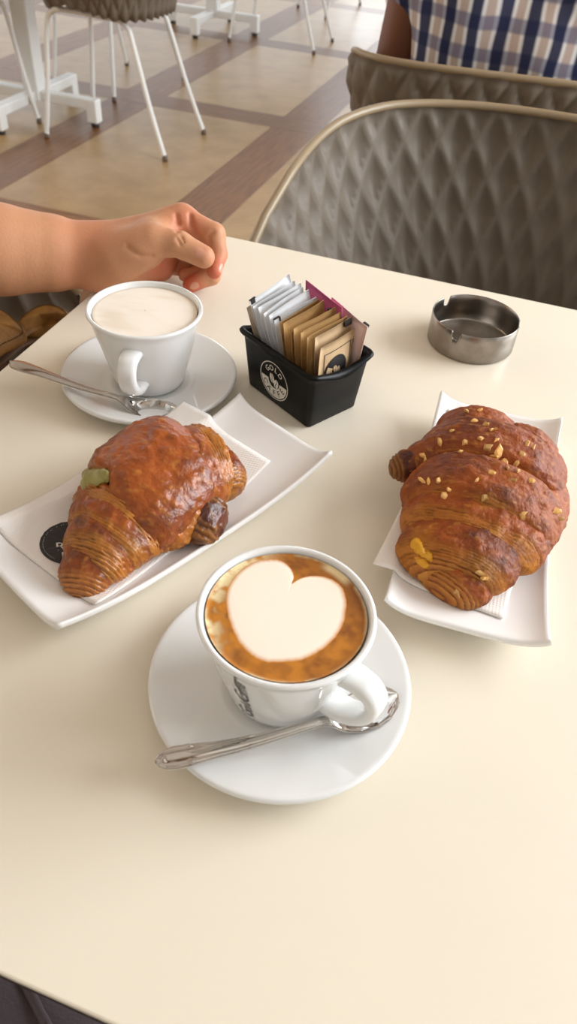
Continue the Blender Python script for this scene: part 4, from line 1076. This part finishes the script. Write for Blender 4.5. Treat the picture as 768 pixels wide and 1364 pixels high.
# neck and head, right arm folded in the lap (outside the photograph)
hd = np.array(T(-.825, .335, .47))
B.cap(hd-np.array([0, 0, .16]), hd-np.array([0, 0, .05]), .058, .055, .03, .06); 
V, F = B.nets(); V = smooth_v(V, F, 1, .45)
base = np.array(lin(194, 138, 102)[:3]); red = np.array(lin(190, 88, 62)[:3]); pal = np.array(lin(212, 160, 122)[:3])
def near(P, r0, r1): return sstep(r1, r0, np.linalg.norm(V-P, axis=1))
nz = noise3(V, 60, 3)
c = base[None]*(1-.35*nz[:, None])+pal[None]*.35*nz[:, None]
k = np.zeros(len(V))
for P_, r0, r1, w_ in ((MID[3], .006, .020, .9), (IDX[3], .006, .024, .75), (IDX[2], .004, .016, .5), (RNG[1], .006, .03, .6), (MID[1], .006, .022, .55), (THB[3], .004, .016, .35), (A_(215, 345, .03), .01, .04, .55), (A_(250, 295, .07), .006, .03, .4), (wr, .02, .06, .25)):
    k = np.maximum(k, w_*near(P_, r0, r1))
c = c*(1-k[:, None])+red[None]*k[:, None]
p1 = empty('person', (el[0], el[1], 0), 'person at the left reaching in with a bare forearm and loosely curled hand', 'person')
mesh('body', V, F, M['skin'], p1, world=True, cols=c)
def nail(P0, P1, r, nrm, name='nail', ln=.0105, wd=.0085):
    """small curved plate on the upper face of a finger end; nrm: direction it faces"""
    d = np.array(P1)-np.array(P0); d /= np.linalg.norm(d); n_ = np.array(nrm, float); n_ -= d*(n_@d); n_ /= np.linalg.norm(n_); s_ = np.cross(d, n_); V = []
    for i in range(9):
        u = i/8; wv = wd/2*(1-abs(2*u-1)**3.2*.55)
        for j in range(9):
            q = (-1+2*j/8); a = q*wv/r; lift = .00045*(1-q**4)
            V.append(np.array(P1)+d*(-ln*.72+ln*u)+n_*(r*math.cos(a)+lift-.0002-(.0012*u*u))+s_*r*math.sin(a))
    mesh(name, np.array(V), grid_faces(9, 9), M['nail'], p1, world=True)
toC = lambda P: np.array(CAM_C)-P
nail(THB[2], THB[3], .0109, toC(THB[3])/np.linalg.norm(toC(THB[3]))+np.array([.15, 0, .25]))
nail(MID[2], MID[3], .0085, toC(MID[3])/np.linalg.norm(toC(MID[3]))+np.array([.5, -.2, -.2]), ln=.009, wd=.0075)
nail(IDX[2], IDX[3], .0082, np.array([1.0, -.25, .2]), ln=.009, wd=.0075)
def clothes(name, prims, step, m, parent, k=.03):
    P = np.array([p for a in prims for p in (a[0], a[1])]); R = max(max(a[2], a[3]) for a in prims)+.04
    lo, hi = P.min(0)-R, P.max(0)+R
    f = Field(np.arange(lo[0], hi[0], step), np.arange(lo[1], hi[1], step), np.arange(lo[2], hi[2], step))
    for a in prims: f.cap(a[0], a[1], a[2], a[3], a[4] if len(a) > 4 else k, .06, a[5] if len(a) > 5 else (1, 1, 1))
    V, F = f.nets(); V = smooth_v(V, F, 2); return mesh(name, V, F, m, parent, world=True)
def seated(p, hip, neck, left_sh, right_sh, fwd, shirt, sleeves, knees, feet, head, skin, step=.011, wide=.115, leg_mat='denim'):
    """torso, legs, shoes and head of a seated figure"""
    hip = np.array(hip); neck = np.array(neck)
    lh, rh = hip+(np.array(left_sh)-np.array(right_sh))*.22, hip-(np.array(left_sh)-np.array(right_sh))*.22
    pr = [(hip+np.array([0, 0, .02]), (hip+neck)/2, wide*1.02, wide*1.0), (lh, (np.array(left_sh)*.75+neck*.25)-np.array([0, 0, .07]), wide*.98, wide*.84), (rh, (np.array(right_sh)*.75+neck*.25)-np.array([0, 0, .07]), wide*.98, wide*.84),
          (np.array(left_sh), np.array(right_sh), .06, .06, .05)]
    for a in sleeves: pr.append((np.array(a[0]), np.array(a[1]), .064, .056, .03))
    clothes('shirt', pr, step, shirt, p)
    pl = []
    for s_, kn, ft in ((lh, knees[0], feet[0]), (rh, knees[1], feet[1])):
        kn = np.array(kn); ft = np.array(ft); s2 = s_-np.array([0, 0, .03]); pl += [(s2, kn, .082, .058), (kn, ft, .055, .042)]
        tip = ft+np.array([fwd[0]*.15, fwd[1]*.15, -.055+.0]); tip[2] = .033; hl = ft+np.array([-fwd[0]*.03, -fwd[1]*.03, 0]); hl[2] = .040
        clothes('shoe', [(hl, tip, .037, .031)], .008, M['sole'], p, .02)
    pl.append((lh-np.array([0, 0, .02]), rh-np.array([0, 0, .02]), .10, .10)); clothes('trousers', pl, step, M[leg_mat], p)
    hd = np.array(head); f3 = np.array([fwd[0], fwd[1], 0]); sd = np.array([-fwd[1], fwd[0], 0])
    pr = [(hd+np.array([0, 0, .04])-f3*.015, hd+f3*.005+np.array([0, 0, .03]), .084, .080), (hd-np.array([0, 0, .045])+f3*.030, hd-np.array([0, 0, .075])+f3*.052, .056, .036), (hd-np.array([0, 0, .06])-f3*.01, hd-np.array([0, 0, .19])-f3*.02, .052, .056),
          (hd+f3*.092+np.array([0, 0, .008]), hd+f3*.108-np.array([0, 0, .026]), .010, .014, .012)]
    for q in (-1, 1): pr += [(hd+sd*q*.078-np.array([0, 0, .012]), hd+sd*q*.084+np.array([0, 0, .018]), .014, .018, .006)]
    pr += [(hd+f3*.082-np.array([0, 0, .052])-sd*.016, hd+f3*.082-np.array([0, 0, .052])+sd*.016, .009, .009, .006)]
    clothes('head', pr, .0065, skin, p)
    for q in (-1, 1):
        v, f = lathe([(0, -.011), (.006, -.009), (.0105, -.003), (.011, 0), (.0105, .003), (.006, .009), (0, .011)], 12); o = hd+f3*.077+sd*q*.032+np.array([0, 0, .012]); mesh('eye', [(x+o[0], y+o[1], z+o[2]) for x, y, z in v], f, M['ceramic'], p, world=True)
    clothes('hair', [(hd-f3*.030+np.array([0, 0, .060]), hd-f3*.005+np.array([0, 0, .068]), .086, .084), (hd-f3*.05+np.array([0, 0, .03]), hd-f3*.055-np.array([0, 0, .03]), .070, .05)], .008, M['hair'], p)
M['skin_plain'] = mat('skin_plain', lin(196, 140, 104), rough=0.5)
seated(p1, T(-.86, .335, -.185), T(-.85, .335, .30), sh_, T(-.845, .145, .245), (1, 0), M['tshirt'], [(sh_, sh_*.45+el*.55), (T(-.845, .145, .245), T(-.83, .10, .06))],
       (T(-.47, .43, -.20), T(-.47, .22, -.20)), (T(-.45, .45, -.66), T(-.45, .20, -.66)), hd, M['skin_plain'])
clothes('arm', [(T(-.83, .10, .08), T(-.79, .09, -.03), .047, .043), (T(-.79, .09, -.03), T(-.58, .20, -.11), .043, .029), (T(-.58, .20, -.11), T(-.52, .215, -.105), .028, .021), (T(-.55, .185, -.108), T(-.515, .185, -.108), .020, .016)]+[(T(-.515, .205+q, -.105), T(-.450-.008*abs(q)/.03, .208+1.1*q, -.116), .0095, .0075, .006) for q in (-.030, -.011, .008, .026)]+[(T(-.56, .235, -.100), T(-.505, .268, -.108), .0120, .0085, .010)], .0045, M['skin_plain'], p1)

# ---- the guest behind, back turned, in a checked shirt
p2 = empty('person', (-.05, 1.62, 0), 'person seated with back turned in a blue and white checked shirt', 'person')
ls, rs_ = np.array(T(-.245, 1.60, .235)), np.array(T(.145, 1.60, .235))
seated(p2, T(-.05, 1.605, -.185), T(-.05, 1.59, .29), ls, rs_, (0, 1), M['plaid'], [(ls, T(-.300, 1.605, .150)), (rs_, T(.20, 1.605, .150))],
       (T(-.19, 1.99, -.20), T(.09, 1.99, -.20)), (T(-.20, 2.00, -.66), T(.10, 2.00, -.66)), T(-.05, 1.60, .47), M['skin_dark'], wide=.128)
for s_, ex_ in ((-1, -.05-.262), (1, -.05+.262)):
    clothes('arm', [(T(ex_+.012*s_*-1, 1.605, .16), T(ex_-.012*-s_, 1.615, -.03), .043, .040), (T(ex_-.012*-s_, 1.615, -.03), T(ex_-s_*.05, 1.86, -.085), .039, .028), (T(ex_-s_*.05, 1.86, -.085), T(ex_-s_*.075, 1.925, -.098), .028, .021)]+[(T(ex_-s_*.078+q, 1.925, -.100), T(ex_-s_*.082+q*1.1, 1.992-.2*abs(q), -.112), .0095, .0075, .006) for q in (-.028, -.010, .009, .026)]+[(T(ex_-s_*.09, 1.89, -.09), T(ex_-s_*.125, 1.935, -.098), .0115, .0085, .01)], .0055, M['skin_dark'], p2)

# ================================================================== bags
bg_ = empty('handbag', (-.60, .60, 0), 'tan leather handbag with stitched flaps on the dark chair under the forearm', 'handbag')
def pillow(name, C, ax, L, ry, rz, m, parent, p=3.2, up=(0, 0, 1)):
    V, F, c = dough(C, ax, L, ry, rz, up=up, p=p, ns=30, nt=40, stri=0, lump=.003, seed=len(name)); return mesh(name, V, F, m, parent, world=True)
pillow('bag_body', T(-.60, .600, -.205), (1, .1, 0), .095, .048, .075, M['leather_brown'], bg_)
def flap(name, pix, h, thick, m):       # a flat leather piece with a rounded outline and a stitched border
    P = np.array([tuple(at(x, y, hh)) for x, y, hh in pix]); P = crom(P, 6, closed=True); cen = P.mean(0); n = len(P); V = []; F = []
    for z, sc in ((0, .02), (0, .6), (0, .97), (-thick*.3, 1.0), (-thick, .99), (-thick, .02)):
        for q in P: V.append(cen+(q-cen)*sc+np.array([0, 0, z+.010*(1-sc*sc)*(1 if z > -thick else 0)]))
    fl = mesh(name, np.array(V), grid_faces(6, n, closed_m=True), m, bg_, world=True)
    b = MB()
    for i in range(0, n, 1):
        a = cen+(P[i]-cen)*.90; d = cen+(P[(i+1) % n]-cen)*.90; e = a+(d-a)*.55; z = .010*(1-.81)+.0006
        t_, f_ = tube([a+np.array([0, 0, z]), e+np.array([0, 0, z])], .0007, 5); b.add(t_, f_)
    st_ = mesh('stitching', b.v, b.f, M['thread'], fl); st_.location = Vector((0, 0, 0))
    r = Vector(bg_.location); st_.data.transform(Matrix.Translation(-r)); return fl
flap('flap', [(22, 432, -.105), (34, 418, -.10), (52, 408, -.095), (70, 406, -.092), (86, 412, -.092), (92, 424, -.10), (70, 446, -.13), (40, 462, -.14), (26, 450, -.12)], 0, .006, M['leather_tan'])
flap('flap', [(-30, 415, -.075), (0, 412, -.072), (20, 426, -.075), (34, 441, -.080), (30, 450, -.085), (6, 462, -.085), (-20, 475, -.085), (-40, 450, -.08)], 0, .008, M['leather_tan'])
strap = crom([at(-30, 500, -.10), at(0, 481, -.115), at(24, 462, -.12), at(46, 452, -.13), at(70, 445, -.15)], 8)
mesh('strap', *tube(strap, .006, 10, squash=.5), M['leather_brown'], bg_, world=True)
db = empty('leather_bag', (-.20, .02, 0), 'dark aubergine leather bag with a raised seam under the near table edge', 'bag')
pillow('bag_body', T(-.165, .010, -.235), (1, -.12, 0), .155, .105, .062, M['leather_dark'], db, p=5)
bvD = surface(db.children[0], db.location)
sm_ = []
for x, y in ((30, 1302), (36, 1317), (44, 1332), (53, 1350), (63, 1368), (72, 1385)):
    p0 = at(x, y, -.05); hit = bvD.ray_cast(p0, (at(x, y, -.5)-p0).normalized())
    if hit[0] is not None: sm_.append(hit[0]+hit[1]*.0008)
if len(sm_) > 2: mesh('seam', *tube(crom([tuple(p) for p in sm_], 6), .0032, 10), M['leather_dark'], db, world=True)
